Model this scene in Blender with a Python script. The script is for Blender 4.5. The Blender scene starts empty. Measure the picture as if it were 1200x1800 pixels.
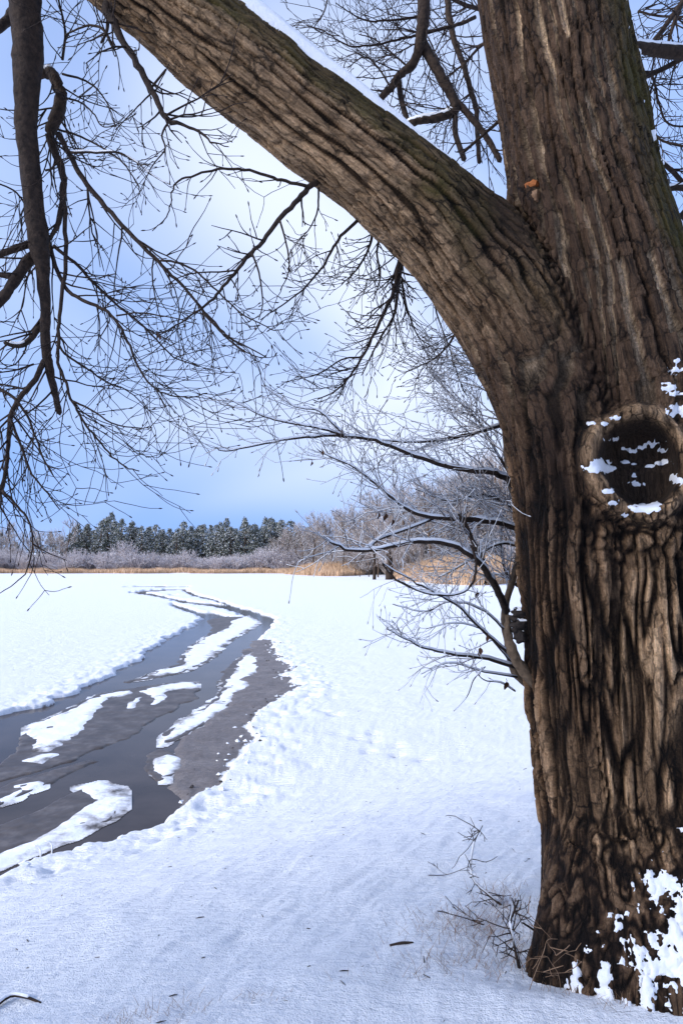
import bpy, math, random
import numpy as np
from mathutils import Vector

random.seed(11)
rng = np.random.default_rng(11)
scene = bpy.context.scene
COL = scene.collection
R = math.radians

# ------------------------------------------------------------------ camera
CAM_H = 3.0
F = 1200.0                                   # focal length in units of a 1200 x 1800 frame
PITCH = math.atan(85 / F)
cam_d = bpy.data.cameras.new('camera')
cam_d.sensor_fit = 'VERTICAL'; cam_d.sensor_height = 36; cam_d.lens = 24
cam_d.clip_start = 0.05; cam_d.clip_end = 9000
cam = bpy.data.objects.new('camera', cam_d)
cam.location = (0, 0, CAM_H); cam.rotation_euler = (math.pi / 2 + PITCH, 0, 0)
COL.objects.link(cam); scene.camera = cam

# ------------------------------------------------------------------ sky, sun, exposure
SUN_EL, SUN_AZ = 26.0, 243.0                 # azimuth clockwise from +Y (the view direction)
world = bpy.data.worlds.new('World'); scene.world = world
world.use_nodes = True
wn, wl = world.node_tree.nodes, world.node_tree.links
wn.clear()
w_out = wn.new('ShaderNodeOutputWorld'); w_bg = wn.new('ShaderNodeBackground')
w_bg.inputs['Strength'].default_value = 0.1
sky = wn.new('ShaderNodeTexSky'); sky.sky_type = 'NISHITA'; sky.sun_disc = False
sky.sun_elevation = R(SUN_EL); sky.sun_rotation = R(SUN_AZ)
sky.air_density = 1.0; sky.dust_density = 0.0; sky.ozone_density = 4.0; sky.altitude = 4000
tc = wn.new('ShaderNodeTexCoord')
lift = wn.new('ShaderNodeVectorMath'); lift.operation = 'MULTIPLY_ADD'   # thin winter air: less milky at the horizon
lift.inputs[1].default_value = (1, 1, 0.14); lift.inputs[2].default_value = (0, 0, 0.38)
wl.new(tc.outputs['Generated'], lift.inputs[0])
lnorm = wn.new('ShaderNodeVectorMath'); lnorm.operation = 'NORMALIZE'
wl.new(lift.outputs[0], lnorm.inputs[0]); wl.new(lnorm.outputs[0], sky.inputs['Vector'])
mp = wn.new('ShaderNodeMapping')
mp.inputs['Scale'].default_value = (1.0, 1.0, 1.5)
mp.inputs['Location'].default_value = (4.97, 5.5, 1.9)
wl.new(tc.outputs['Generated'], mp.inputs['Vector'])
cn = wn.new('ShaderNodeTexNoise'); cn.inputs['Scale'].default_value = 1.7
cn.inputs['Detail'].default_value = 2.5; cn.inputs['Roughness'].default_value = 0.4
cn.inputs['Distortion'].default_value = 0.3
wl.new(mp.outputs['Vector'], cn.inputs['Vector'])
cr = wn.new('ShaderNodeValToRGB')
cr.color_ramp.elements[0].position = 0.38; cr.color_ramp.elements[0].color = (0.10, 0.10, 0.10, 1)
cr.color_ramp.elements[1].position = 0.70; cr.color_ramp.elements[1].color = (0.84, 0.84, 0.84, 1)
wl.new(cn.outputs['Fac'], cr.inputs['Fac'])
tint = wn.new('ShaderNodeMix'); tint.data_type = 'RGBA'; tint.blend_type = 'MULTIPLY'
tint.inputs['Factor'].default_value = 1.0
tint.inputs['B'].default_value = (1.28, 1.84, 2.20, 1)
wl.new(sky.outputs['Color'], tint.inputs['A'])
mx = wn.new('ShaderNodeMix'); mx.data_type = 'RGBA'
mx.inputs['B'].default_value = (6.1, 6.55, 7.7, 1)
wl.new(cr.outputs['Color'], mx.inputs['Factor'])
wl.new(tint.outputs['Result'], mx.inputs['A'])
wl.new(mx.outputs['Result'], w_bg.inputs['Color'])
wl.new(w_bg.outputs['Background'], w_out.inputs['Surface'])

sun_d = bpy.data.lights.new('sun', 'SUN'); sun_d.energy = 2.8; sun_d.angle = R(14)
sun_d.color = (1.0, 0.95, 0.88)
sun = bpy.data.objects.new('sun', sun_d)
_az, _el = R(SUN_AZ), R(SUN_EL)
to_sun = Vector((math.sin(_az) * math.cos(_el), math.cos(_az) * math.cos(_el), math.sin(_el)))
sun.rotation_euler = to_sun.to_track_quat('Z', 'Y').to_euler()
sun.location = to_sun * 50
COL.objects.link(sun)

vs = scene.view_settings
vs.view_transform = 'Standard'; vs.look = 'None'; vs.gamma = 1.0; vs.exposure = 0.78
vs.use_curve_mapping = False

# ------------------------------------------------------------------ small maths
CP, SP = math.cos(PITCH), math.sin(PITCH)

def ray(px, py):
    a = (np.asarray(px, float) - 600) / F; b = (900 - np.asarray(py, float)) / F
    return np.stack([a, CP - b * SP, SP + b * CP], -1)

def P(px, py, d):
    """the point seen at (px, py) of a 1200 x 1800 frame, d metres deep"""
    return ray(px, py) * np.asarray(d, float)[..., None] + np.array([0, 0, CAM_H])

def on_plane(px, py, z=0.05):
    r = ray(px, py)
    t = (z - CAM_H) / np.minimum(r[..., 2], -0.004)
    return (r * t[..., None] + np.array([0, 0, CAM_H]))[..., :2]

def sstep(a, b, x):
    t = np.clip((x - a) / (b - a), 0, 1)
    return t * t * (3 - 2 * t)

def _hash(ix, iy, iz, k=0):
    h = (ix.astype(np.uint32) * np.uint32(374761393) + iy.astype(np.uint32) * np.uint32(668265263)
         + iz.astype(np.uint32) * np.uint32(2246822519) + np.uint32((k * 3266489917 + 12345) & 0xffffffff))
    h ^= h >> np.uint32(15); h *= np.uint32(2246822519)
    h ^= h >> np.uint32(13); h *= np.uint32(3266489917)
    h ^= h >> np.uint32(16)
    return h.astype(np.float32) / np.float32(4294967295.0)

def vnoise(p, k=0):
    p = np.asarray(p, np.float32)
    i = np.floor(p).astype(np.int64); f = p - i
    f = f * f * (3 - 2 * f)
    x, y, z = i[:, 0], i[:, 1], i[:, 2]
    out = np.zeros(len(p), np.float32)
    for dx in (0, 1):
        wx = f[:, 0] if dx else 1 - f[:, 0]
        for dy in (0, 1):
            wy = f[:, 1] if dy else 1 - f[:, 1]
            for dz in (0, 1):
                wz = f[:, 2] if dz else 1 - f[:, 2]
                out += wx * wy * wz * _hash(x + dx, y + dy, z + dz, k)
    return out

def fbm(p, octs=3, k=0):
    out = 0; a = 0.5; t = 0
    q = np.asarray(p, np.float32)
    for o in range(octs):
        out = out + a * vnoise(q, k + o * 7); t += a
        q = q * 2.03; a *= 0.5
    return out / t

def cells(p, k=0):
    """nearest and second nearest cell distance, and a value per cell"""
    p = np.asarray(p, np.float32)
    i = np.floor(p).astype(np.int64)
    f1 = np.full(len(p), 9, np.float32); f2 = f1.copy(); cid = np.zeros(len(p), np.float32)
    for dx in (-1, 0, 1):
        for dy in (-1, 0, 1):
            for dz in (-1, 0, 1):
                x, y, z = i[:, 0] + dx, i[:, 1] + dy, i[:, 2] + dz
                h = _hash(x, y, z, k)
                a = x + 0.1 + 0.8 * h - p[:, 0]
                b = y + 0.1 + 0.8 * _hash(x, y, z, k + 1) - p[:, 1]
                c = z + 0.1 + 0.8 * _hash(x, y, z, k + 2) - p[:, 2]
                d = np.sqrt(a * a + b * b + c * c)
                near = d < f1
                f2 = np.where(near, f1, np.minimum(f2, d))
                cid = np.where(near, h, cid)
                f1 = np.where(near, d, f1)
    return f1, f2, cid

def poly_sd(pts, poly):
    """signed distance to a polygon, positive inside"""
    pts = np.asarray(pts, np.float32); poly = np.asarray(poly, np.float32)
    d2 = np.full(len(pts), 1e12, np.float32); ins = np.zeros(len(pts), bool)
    n = len(poly)
    for i in range(n):
        a, b = poly[i], poly[(i + 1) % n]
        e = b - a; w = pts - a
        t = np.clip((w @ e) / max(float(e @ e), 1e-12), 0, 1)
        q = w - t[:, None] * e
        d2 = np.minimum(d2, (q * q).sum(1))
        c = (a[1] <= pts[:, 1]) != (b[1] <= pts[:, 1])
        if abs(e[1]) > 1e-12:
            xi = a[0] + (pts[:, 1] - a[1]) * e[0] / e[1]
            ins ^= c & (pts[:, 0] < xi)
    return np.where(ins, 1, -1) * np.sqrt(d2)

def smooth_path(pts, n):
    """Catmull-Rom through rows of any width"""
    p = np.asarray(pts, float)
    if len(p) == 2:
        t = np.linspace(0, 1, n)[:, None]
        return p[0] * (1 - t) + p[1] * t
    q = np.vstack([2 * p[0] - p[1], p, 2 * p[-1] - p[-2]])
    out = []
    for u in np.linspace(0, len(p) - 1 - 1e-6, n):
        i = int(u); t = u - i
        a, b, c, d = q[i:i + 4]
        out.append(0.5 * (2 * b + (c - a) * t + (2 * a - 5 * b + 4 * c - d) * t * t + (3 * b - a - 3 * c + d) * t ** 3))
    return np.array(out)

# ------------------------------------------------------------------ object helpers
def tag(o, label=None, cat=None, group=None, kind=None):
    if label: o['label'] = label
    if cat: o['category'] = cat
    if group: o['group'] = group
    if kind: o['kind'] = kind
    return o

def empty(name, loc=(0, 0, 0), parent=None):
    o = bpy.data.objects.new(name, None); o.location = loc; o.empty_display_size = 0.2
    COL.objects.link(o); o.parent = parent
    return o

def mesh_from(name, v, f, smooth=True):
    """v (n,3); f (m,3) or (m,4) arrays or a list of such arrays"""
    me = bpy.data.meshes.new(name)
    v = np.asarray(v, np.float32)
    fs = f if isinstance(f, list) else [f]
    fs = [np.asarray(x, np.int32) for x in fs if len(x)]
    me.vertices.add(len(v)); me.vertices.foreach_set('co', v.ravel())
    if fs:
        loops = np.concatenate([x.ravel() for x in fs])
        tot = np.concatenate([np.full(len(x), x.shape[1], np.int32) for x in fs])
        start = np.concatenate([[0], np.cumsum(tot)[:-1]]).astype(np.int32)
        me.loops.add(len(loops)); me.loops.foreach_set('vertex_index', loops)
        me.polygons.add(len(tot)); me.polygons.foreach_set('loop_start', start)
        me.polygons.foreach_set('use_smooth', np.full(len(tot), smooth))
    me.update(calc_edges=True)
    return me

def obj(name, me, mat, parent=None, loc=None):
    o = bpy.data.objects.new(name, me)
    for m in (mat if isinstance(mat, (list, tuple)) else [mat]):
        me.materials.append(m)
    COL.objects.link(o)
    o.parent = parent
    if loc is not None: o.location = loc
    return o

def float_attr(me, name, vals):
    a = me.attributes.new(name, 'FLOAT', 'POINT')
    a.data.foreach_set('value', np.asarray(vals, np.float32))

class MB:
    """gathers tubes and flat pieces for one mesh"""
    def __init__(self): self.v = []; self.q = []; self.t = []; self.n = 0
    def add(self, v, q=None, t=None):
        v = np.asarray(v, float)
        self.v.append(v)
        if q is not None and len(q): self.q.append(np.asarray(q, np.int64) + self.n)
        if t is not None and len(t): self.t.append(np.asarray(t, np.int64) + self.n)
        self.n += len(v)
    def tube(self, pts, rad, sides=5, cap=True, wob=0.0):
        pts = np.asarray(pts, float); m = len(pts)
        rad = np.broadcast_to(np.asarray(rad, float), (m,))
        tan = np.gradient(pts, axis=0); tan /= np.linalg.norm(tan, axis=1)[:, None] + 1e-12
        up = np.array([0.0, 0, 1]) if abs(tan[0, 2]) < 0.9 else np.array([1.0, 0, 0])
        n1 = np.cross(tan, up)
        bad = np.linalg.norm(n1, axis=1) < 0.05
        if bad.any(): n1[bad] = np.cross(tan[bad], np.array([0.3, 0.9, 0.1]))
        n1 /= np.linalg.norm(n1, axis=1)[:, None]
        for i in range(1, m):
            if n1[i] @ n1[i - 1] < 0: n1[i] *= -1
        n2 = np.cross(tan, n1)
        a = np.arange(sides) * 2 * math.pi / sides
        rr = rad[:, None] * (1 + (wob * rng.normal(size=(m, sides)) if wob else 0))
        v = pts[:, None] + rr[..., None] * (np.cos(a)[None, :, None] * n1[:, None] + np.sin(a)[None, :, None] * n2[:, None])
        i = np.arange(m - 1)[:, None] * sides; j = np.arange(sides)[None]; k = (j + 1) % sides
        q = np.stack([i + j, i + k, i + sides + k, i + sides + j], -1).reshape(-1, 4)
        t = []
        v = v.reshape(-1, 3)
        if cap:
            v = np.vstack([v, pts[0], pts[-1] + tan[-1] * rad[-1]])
            e = m * sides; jj = np.arange(sides); kk = (jj + 1) % sides
            t = np.vstack([np.stack([np.full(sides, e), kk, jj], -1),
                           np.stack([np.full(sides, e + 1), (m - 1) * sides + jj, (m - 1) * sides + kk], -1)])
        self.add(v, q, t)
    def mesh(self, name, smooth=True):
        fs = []
        if self.q: fs.append(np.concatenate(self.q))
        if self.t: fs.append(np.concatenate(self.t))
        return mesh_from(name, np.concatenate(self.v) if self.v else np.zeros((0, 3)), fs, smooth)

# ------------------------------------------------------------------ materials
def new_mat(name):
    m = bpy.data.materials.new(name); m.use_nodes = True
    nt = m.node_tree; b = nt.nodes['Principled BSDF']
    return m, nt.nodes, nt.links, b

def noise_node(n, l, scale, detail=4, rough=0.55, vec=None, dim=None):
    t = n.new('ShaderNodeTexNoise'); t.inputs['Scale'].default_value = scale
    t.inputs['Detail'].default_value = detail; t.inputs['Roughness'].default_value = rough
    if vec is not None: l.new(vec, t.inputs['Vector'])
    return t

def ramp(n, l, fac, stops):
    r = n.new('ShaderNodeValToRGB')
    e = r.color_ramp.elements
    while len(e) < len(stops): e.new(0.5)
    for k, (p, c) in enumerate(stops):
        e[k].position = p; e[k].color = (*c, 1) if len(c) == 3 else c
    l.new(fac, r.inputs['Fac'])
    return r

def mixc(n, l, fac, a, b, mode='MIX'):
    m = n.new('ShaderNodeMix'); m.data_type = 'RGBA'; m.blend_type = mode
    for s, x in (('Factor', fac), ('A', a), ('B', b)):
        if isinstance(x, (int, float)): m.inputs[s].default_value = x
        elif isinstance(x, tuple): m.inputs[s].default_value = (*x, 1)
        else: l.new(x, m.inputs[s])
    return m.outputs['Result']

def math_node(n, l, op, a, b=None, clamp=False):
    m = n.new('ShaderNodeMath'); m.operation = op; m.use_clamp = clamp
    for i, x in enumerate((a, b)):
        if x is None: continue
        if isinstance(x, (int, float)): m.inputs[i].default_value = x
        else: l.new(x, m.inputs[i])
    return m.outputs[0]

def attr(n, name):
    a = n.new('ShaderNodeAttribute'); a.attribute_name = name
    return a.outputs['Fac']

def pos(n):
    return n.new('ShaderNodeNewGeometry').outputs['Position']

def objco(n):
    return n.new('ShaderNodeTexCoord').outputs['Object']

def bump(n, l, b, h, strength=0.3, dist=0.01):
    u = n.new('ShaderNodeBump'); u.inputs['Strength'].default_value = strength
    u.inputs['Distance'].default_value = dist
    l.new(h, u.inputs['Height']); l.new(u.outputs['Normal'], b.inputs['Normal'])

def up_fac(n, l, lo, hi, nz=None):
    """how far a face looks up: where snow can lie"""
    g = n.new('ShaderNodeNewGeometry'); s = n.new('ShaderNodeSeparateXYZ')
    l.new(g.outputs['Normal'], s.inputs[0])
    z = s.outputs['Z']
    if nz is not None: z = math_node(n, l, 'ADD', z, math_node(n, l, 'MULTIPLY', math_node(n, l, 'SUBTRACT', nz, 0.5), 1.2))
    mr = n.new('ShaderNodeMapRange'); mr.interpolation_type = 'SMOOTHSTEP'
    mr.inputs['From Min'].default_value = lo; mr.inputs['From Max'].default_value = hi
    l.new(z, mr.inputs['Value'])
    return mr.outputs['Result']

SNOW = (0.86, 0.875, 0.91)

def snow_mat():
    m, n, l, b = new_mat('snow')
    p = pos(n)
    t1 = noise_node(n, l, 140, 3, 0.6, p)
    t2 = noise_node(n, l, 25, 4, 0.6, p)
    h = math_node(n, l, 'ADD', t1.outputs['Fac'], math_node(n, l, 'MULTIPLY', t2.outputs['Fac'], 2.0))
    b.inputs['Base Color'].default_value = (*SNOW, 1)
    b.inputs['Roughness'].default_value = 0.6
    b.inputs['Specular IOR Level'].default_value = 0.2
    bump(n, l, b, h, 0.5, 0.006)
    return m

def ground_mat():
    """snow sheet with bare wet mud where the attribute says so"""
    m, n, l, b = new_mat('snow_and_mud')
    p = pos(n)
    mp_ = n.new('ShaderNodeMapping'); mp_.inputs['Rotation'].default_value = (0, 0, R(-58)); mp_.inputs['Scale'].default_value = (7, 24, 10)
    l.new(p, mp_.inputs['Vector'])
    w = noise_node(n, l, 1.0, 5, 0.6, mp_.outputs['Vector'])
    g = noise_node(n, l, 160, 2, 0.6, p)
    g2 = noise_node(n, l, 45, 3, 0.6, p)
    mud_n = noise_node(n, l, 2.2, 6, 0.65, p)
    mud_f = noise_node(n, l, 16, 5, 0.7, p)
    mudc = ramp(n, l, mud_n.outputs['Fac'], [(0.3, (0.12, 0.10, 0.093)), (0.52, (0.20, 0.17, 0.16)), (0.7, (0.31, 0.275, 0.26))]).outputs['Color']
    mudc = mixc(n, l, 0.45, mudc, ramp(n, l, mud_f.outputs['Fac'], [(0.35, (0.09, 0.075, 0.07)), (0.7, (0.27, 0.24, 0.23))]).outputs['Color'])
    sp = noise_node(n, l, 38, 2, 0.5, p)
    speck = ramp(n, l, sp.outputs['Fac'], [(0.73, (0, 0, 0)), (0.76, (1, 1, 1))]).outputs['Color']
    dirt = math_node(n, l, 'MULTIPLY', speck, attr(n, 'dirt'), True)
    snowc = mixc(n, l, math_node(n, l, 'MULTIPLY', dirt, 0.85), SNOW, (0.16, 0.13, 0.11))
    fac = math_node(n, l, 'ADD', attr(n, 'mud'), math_node(n, l, 'MULTIPLY', math_node(n, l, 'SUBTRACT', mud_f.outputs['Fac'], 0.5), 0.9))
    fac = ramp(n, l, fac, [(0.40, (0, 0, 0)), (0.60, (1, 1, 1))]).outputs['Color']
    l.new(mixc(n, l, fac, snowc, mudc), b.inputs['Base Color'])
    rr = n.new('ShaderNodeMapRange'); rr.inputs['To Min'].default_value = 0.6; rr.inputs['To Max'].default_value = 0.42
    l.new(fac, rr.inputs['Value']); l.new(rr.outputs['Result'], b.inputs['Roughness'])
    b.inputs['Specular IOR Level'].default_value = 0.25
    h = math_node(n, l, 'ADD', math_node(n, l, 'MULTIPLY', w.outputs['Fac'], 3.2), math_node(n, l, 'ADD', g.outputs['Fac'], g2.outputs['Fac']))
    bump(n, l, b, h, 0.9, 0.013)
    return m

def water_mat():
    m, n, l, b = new_mat('water')
    p = pos(n)
    t = noise_node(n, l, 0.9, 4, 0.6, p)
    l.new(ramp(n, l, t.outputs['Fac'], [(0.35, (0.046, 0.036, 0.031)), (0.65, (0.076, 0.060, 0.052))]).outputs['Color'], b.inputs['Base Color'])
    b.inputs['Roughness'].default_value = 0.10; b.inputs['IOR'].default_value = 1.30; b.inputs['Specular IOR Level'].default_value = 0.18
    w = noise_node(n, l, 3.0, 2, 0.5, p)
    bump(n, l, b, w.outputs['Fac'], 0.05, 0.01)
    return m

def slush_mat():
    """snow on ice, thinning to bare brown ice in places"""
    m, n, l, b = new_mat('thin_snow')
    p = pos(n)
    t = noise_node(n, l, 1.6, 6, 0.68, p); t2 = noise_node(n, l, 30, 3, 0.6, p)
    f = math_node(n, l, 'ADD', math_node(n, l, 'MULTIPLY', attr(n, 'inside'), 0.55), t.outputs['Fac'])
    c = ramp(n, l, f, [(0.36, (0.10, 0.088, 0.082)), (0.43, (0.42, 0.41, 0.42)), (0.54, SNOW)]).outputs['Color']
    l.new(c, b.inputs['Base Color']); b.inputs['Roughness'].default_value = 0.55
    b.inputs['Specular IOR Level'].default_value = 0.2
    bump(n, l, b, math_node(n, l, 'ADD', t.outputs['Fac'], t2.outputs['Fac']), 0.4, 0.01)
    return m

def ice_mat():
    m, n, l, b = new_mat('wet_ice')
    p = pos(n)
    t = noise_node(n, l, 3.0, 6, 0.65, p)
    c = ramp(n, l, t.outputs['Fac'], [(0.3, (0.050, 0.040, 0.035)), (0.5, (0.085, 0.069, 0.061)), (0.68, (0.15, 0.13, 0.12)), (0.8, (0.30, 0.28, 0.27))])
    l.new(c.outputs['Color'], b.inputs['Base Color'])
    b.inputs['Roughness'].default_value = 0.45
    b.inputs['Specular IOR Level'].default_value = 0.3
    bump(n, l, b, t.outputs['Fac'], 0.3, 0.01)
    return m

def bark_mat():
    m, n, l, b = new_mat('old_bark')
    p = pos(n)
    at = n.new('ShaderNodeAttribute'); at.attribute_name = 'along'; al = at.outputs['Vector']
    h = attr(n, 'bark'); limb = attr(n, 'limb'); low = attr(n, 'low'); moss = attr(n, 'moss')
    rot = attr(n, 'rot'); dark = attr(n, 'dark'); pale = attr(n, 'pale'); fp = attr(n, 'fpale')
    f1 = noise_node(n, l, 120, 6, 0.75, p); f2 = noise_node(n, l, 8, 4, 0.6, p)
    def stretched(a, c, det=5):
        mp_ = n.new('ShaderNodeMapping'); mp_.inputs['Scale'].default_value = (a, a, c)
        l.new(al, mp_.inputs['Vector'])
        return noise_node(n, l, 1.0, det, 0.65, mp_.outputs['Vector'])
    mpc = n.new('ShaderNodeMapping'); mpc.inputs['Scale'].default_value = (30, 30, 7.5)
    wv = n.new('ShaderNodeVectorMath'); wv.operation = 'MULTIPLY_ADD'; wv.inputs[1].default_value = (0.03, 0.03, 0.06)
    wn_ = noise_node(n, l, 22, 3, 0.6, al); l.new(wn_.outputs['Color'], wv.inputs[0]); l.new(al, wv.inputs[2])
    l.new(wv.outputs[0], mpc.inputs['Vector'])
    vo = n.new('ShaderNodeTexVoronoi'); vo.feature = 'DISTANCE_TO_EDGE'; vo.inputs['Scale'].default_value = 1.0
    l.new(mpc.outputs['Vector'], vo.inputs['Vector'])
    crack = ramp(n, l, vo.outputs['Distance'], [(0.0, (0, 0, 0)), (0.025, (0.12, 0.12, 0.12)), (0.11, (1, 1, 1))]).outputs['Color']
    crack = mixc(n, l, ramp(n, l, f2.outputs['Fac'], [(0.38, (0, 0, 0)), (0.60, (0.75, 0.75, 0.75))]).outputs['Color'], crack, (1.0, 1.0, 1.0))
    v1 = n.new('ShaderNodeTexVoronoi'); v1.feature = 'F1'; v1.inputs['Scale'].default_value = 1.0
    l.new(mpc.outputs['Vector'], v1.inputs['Vector'])
    plate = ramp(n, l, v1.outputs['Color'], [(0.2, (0.55, 0.53, 0.50)), (0.8, (1.45, 1.45, 1.45))]).outputs['Color']
    fib = stretched(130, 13); fib2 = stretched(28, 3.2, 4); flake = stretched(45, 26, 3)
    jit = math_node(n, l, 'MULTIPLY', math_node(n, l, 'SUBTRACT', f1.outputs['Fac'], 0.5), 0.30)
    hj = math_node(n, l, 'ADD', h, jit)
    grit = ramp(n, l, f1.outputs['Fac'], [(0.33, (0.55, 0.53, 0.5)), (0.68, (1.45, 1.45, 1.45))]).outputs['Color']
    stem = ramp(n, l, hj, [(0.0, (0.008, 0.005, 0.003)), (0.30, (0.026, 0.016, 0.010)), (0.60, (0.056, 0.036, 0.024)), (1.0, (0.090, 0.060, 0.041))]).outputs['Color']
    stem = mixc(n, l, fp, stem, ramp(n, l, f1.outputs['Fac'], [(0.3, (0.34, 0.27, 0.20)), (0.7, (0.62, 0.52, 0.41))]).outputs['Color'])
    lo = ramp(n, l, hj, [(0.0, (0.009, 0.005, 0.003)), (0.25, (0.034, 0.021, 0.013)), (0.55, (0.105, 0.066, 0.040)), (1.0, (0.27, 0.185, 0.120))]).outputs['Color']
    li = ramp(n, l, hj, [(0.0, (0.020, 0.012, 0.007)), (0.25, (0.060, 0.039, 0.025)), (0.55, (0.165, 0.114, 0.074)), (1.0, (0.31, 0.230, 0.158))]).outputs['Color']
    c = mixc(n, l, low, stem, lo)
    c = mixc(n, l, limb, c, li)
    pf = math_node(n, l, 'MULTIPLY', pale, math_node(n, l, 'ADD', math_node(n, l, 'MULTIPLY', hj, 0.85), 0.05), True)
    c = mixc(n, l, pf, c, (0.52, 0.375, 0.245))
    c = mixc(n, l, 0.8, c, ramp(n, l, fib.outputs['Fac'], [(0.25, (0.30, 0.28, 0.26)), (0.5, (0.95, 0.95, 0.95)), (0.75, (1.7, 1.7, 1.7))]).outputs['Color'], 'MULTIPLY')
    c = mixc(n, l, 0.6, c, ramp(n, l, fib2.outputs['Fac'], [(0.28, (0.40, 0.36, 0.33)), (0.5, (0.95, 0.95, 0.95)), (0.72, (1.6, 1.58, 1.55))]).outputs['Color'], 'MULTIPLY')
    c = mixc(n, l, 0.5, c, ramp(n, l, f2.outputs['Fac'], [(0.3, (0.5, 0.46, 0.42)), (0.7, (1.4, 1.4, 1.4))]).outputs['Color'], 'MULTIPLY')
    c = mixc(n, l, 0.6, c, plate, 'MULTIPLY')
    c = mixc(n, l, 0.7, c, grit, 'MULTIPLY')
    c = mixc(n, l, 1.0, c, (1.48, 1.34, 1.17), 'MULTIPLY')
    c = mixc(n, l, math_node(n, l, 'MULTIPLY', math_node(n, l, 'SUBTRACT', 1.0, fp), 0.9), c, ramp(n, l, h, [(0.16, (0.42, 0.39, 0.37)), (0.46, (1.0, 1.0, 1.0))]).outputs['Color'], 'MULTIPLY')
    mo = ramp(n, l, f1.outputs['Fac'], [(0.3, (0.030, 0.025, 0.005)), (0.7, (0.105, 0.092, 0.016))]).outputs['Color']
    mfac = math_node(n, l, 'MULTIPLY', moss, ramp(n, l, f2.outputs['Fac'], [(0.30, (0.45, 0.45, 0.45)), (0.60, (1, 1, 1))]).outputs['Color'], True)
    c = mixc(n, l, math_node(n, l, 'MULTIPLY', mfac, 0.82), c, mo)
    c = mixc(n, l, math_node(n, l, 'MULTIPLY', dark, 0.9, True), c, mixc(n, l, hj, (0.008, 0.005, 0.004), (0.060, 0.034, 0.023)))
    c = mixc(n, l, rot, c, ramp(n, l, fib.outputs['Fac'], [(0.3, (0.022, 0.015, 0.011)), (0.75, (0.085, 0.055, 0.037))]).outputs['Color'])
    c = mixc(n, l, math_node(n, l, 'SUBTRACT', 0.85, math_node(n, l, 'MULTIPLY', math_node(n, l, 'MAXIMUM', rot, fp), 0.8), True), c, crack, 'MULTIPLY')
    l.new(c, b.inputs['Base Color'])
    b.inputs['Roughness'].default_value = 0.85
    b.inputs['Specular IOR Level'].default_value = 0.2
    hh = math_node(n, l, 'ADD', math_node(n, l, 'ADD', fib.outputs['Fac'], f1.outputs['Fac']), math_node(n, l, 'MULTIPLY', math_node(n, l, 'ADD', fib2.outputs['Fac'], flake.outputs['Fac']), 1.4))
    bump(n, l, b, math_node(n, l, 'ADD', hh, crack), 1.0, 0.014)
    return m

def branch_mat(name, lo, hi, snow=None):
    m, n, l, b = new_mat(name)
    p = objco(n)
    t = noise_node(n, l, 40, 4, 0.6, p)
    c = ramp(n, l, t.outputs['Fac'], [(0.3, lo), (0.7, hi)]).outputs['Color']
    if snow:
        nz = noise_node(n, l, snow[2], 3, 0.5, p)
        c = mixc(n, l, up_fac(n, l, snow[0], snow[1], nz.outputs['Fac']), c, SNOW)
    l.new(c, b.inputs['Base Color']); b.inputs['Roughness'].default_value = 0.8
    b.inputs['Specular IOR Level'].default_value = 0.2
    bump(n, l, b, t.outputs['Fac'], 0.8, 0.012)
    return m

def frost_mat(name, lo, hi, snow=(0.1, 0.8, 0.5), scale=0.7):
    m, n, l, b = new_mat(name)
    p = pos(n)
    t = noise_node(n, l, scale, 4, 0.7, p)
    c = ramp(n, l, t.outputs['Fac'], [(0.32, lo), (0.68, hi)]).outputs['Color']
    if snow: c = mixc(n, l, up_fac(n, l, snow[0], snow[1], t.outputs['Fac']), c, (0.80, 0.81, 0.85))
    l.new(c, b.inputs['Base Color']); b.inputs['Roughness'].default_value = 0.9
    b.inputs['Specular IOR Level'].default_value = 0.1
    return m

M_SNOW = snow_mat(); M_GROUND = ground_mat(); M_WATER = water_mat(); M_ICE = ice_mat(); M_SLUSH = slush_mat(); M_BARK = bark_mat()
M_BRANCH = branch_mat('branch_bark', (0.016, 0.011, 0.009), (0.055, 0.036, 0.026))
M_TWIG = branch_mat('twig_bark', (0.018, 0.012, 0.010), (0.048, 0.033, 0.027))
M_TWIGSNOW = branch_mat('snowy_twig_bark', (0.055, 0.038, 0.030), (0.13, 0.09, 0.07), (-0.55, 0.35, 3))
M_TAN = branch_mat('tan_shoot_bark', (0.070, 0.047, 0.030), (0.16, 0.112, 0.072))
M_LEAF = branch_mat('dead_leaf_brown', (0.040, 0.020, 0.013), (0.13, 0.060, 0.032))
M_SCAR = branch_mat('torn_bark_orange', (0.26, 0.075, 0.022), (0.48, 0.17, 0.055))
M_FUNGUS = branch_mat('bracket_dark', (0.014, 0.011, 0.010), (0.04, 0.03, 0.025))
M_NEEDLE = frost_mat('pine_needles', (0.060, 0.072, 0.050), (0.15, 0.168, 0.13), (-0.15, 0.95), 0.9)
M_PTRUNK = frost_mat('pine_trunk_bark', (0.06, 0.042, 0.03), (0.13, 0.09, 0.065), None)
M_FROST = frost_mat('frosted_twigs', (0.38, 0.335, 0.34), (0.60, 0.555, 0.58), (0.2, 0.9))
M_BARE = frost_mat('frosted_bare_branches', (0.19, 0.145, 0.12), (0.42, 0.355, 0.325), (0.15, 0.8))
M_REED = frost_mat('dry_reed', (0.46, 0.31, 0.195), (0.74, 0.53, 0.36), None, 0.35)
M_WEED = branch_mat('dry_weed_stem', (0.16, 0.09, 0.05), (0.34, 0.22, 0.14))
M_CLOD = branch_mat('dark_mud', (0.03, 0.026, 0.025), (0.09, 0.08, 0.075))

# ------------------------------------------------------------------ ground: banks, river, frozen plain
def W(px_list, z=0.05):
    a = np.array(px_list, float)
    return on_plane(a[:, 0], a[:, 1], z)

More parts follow.
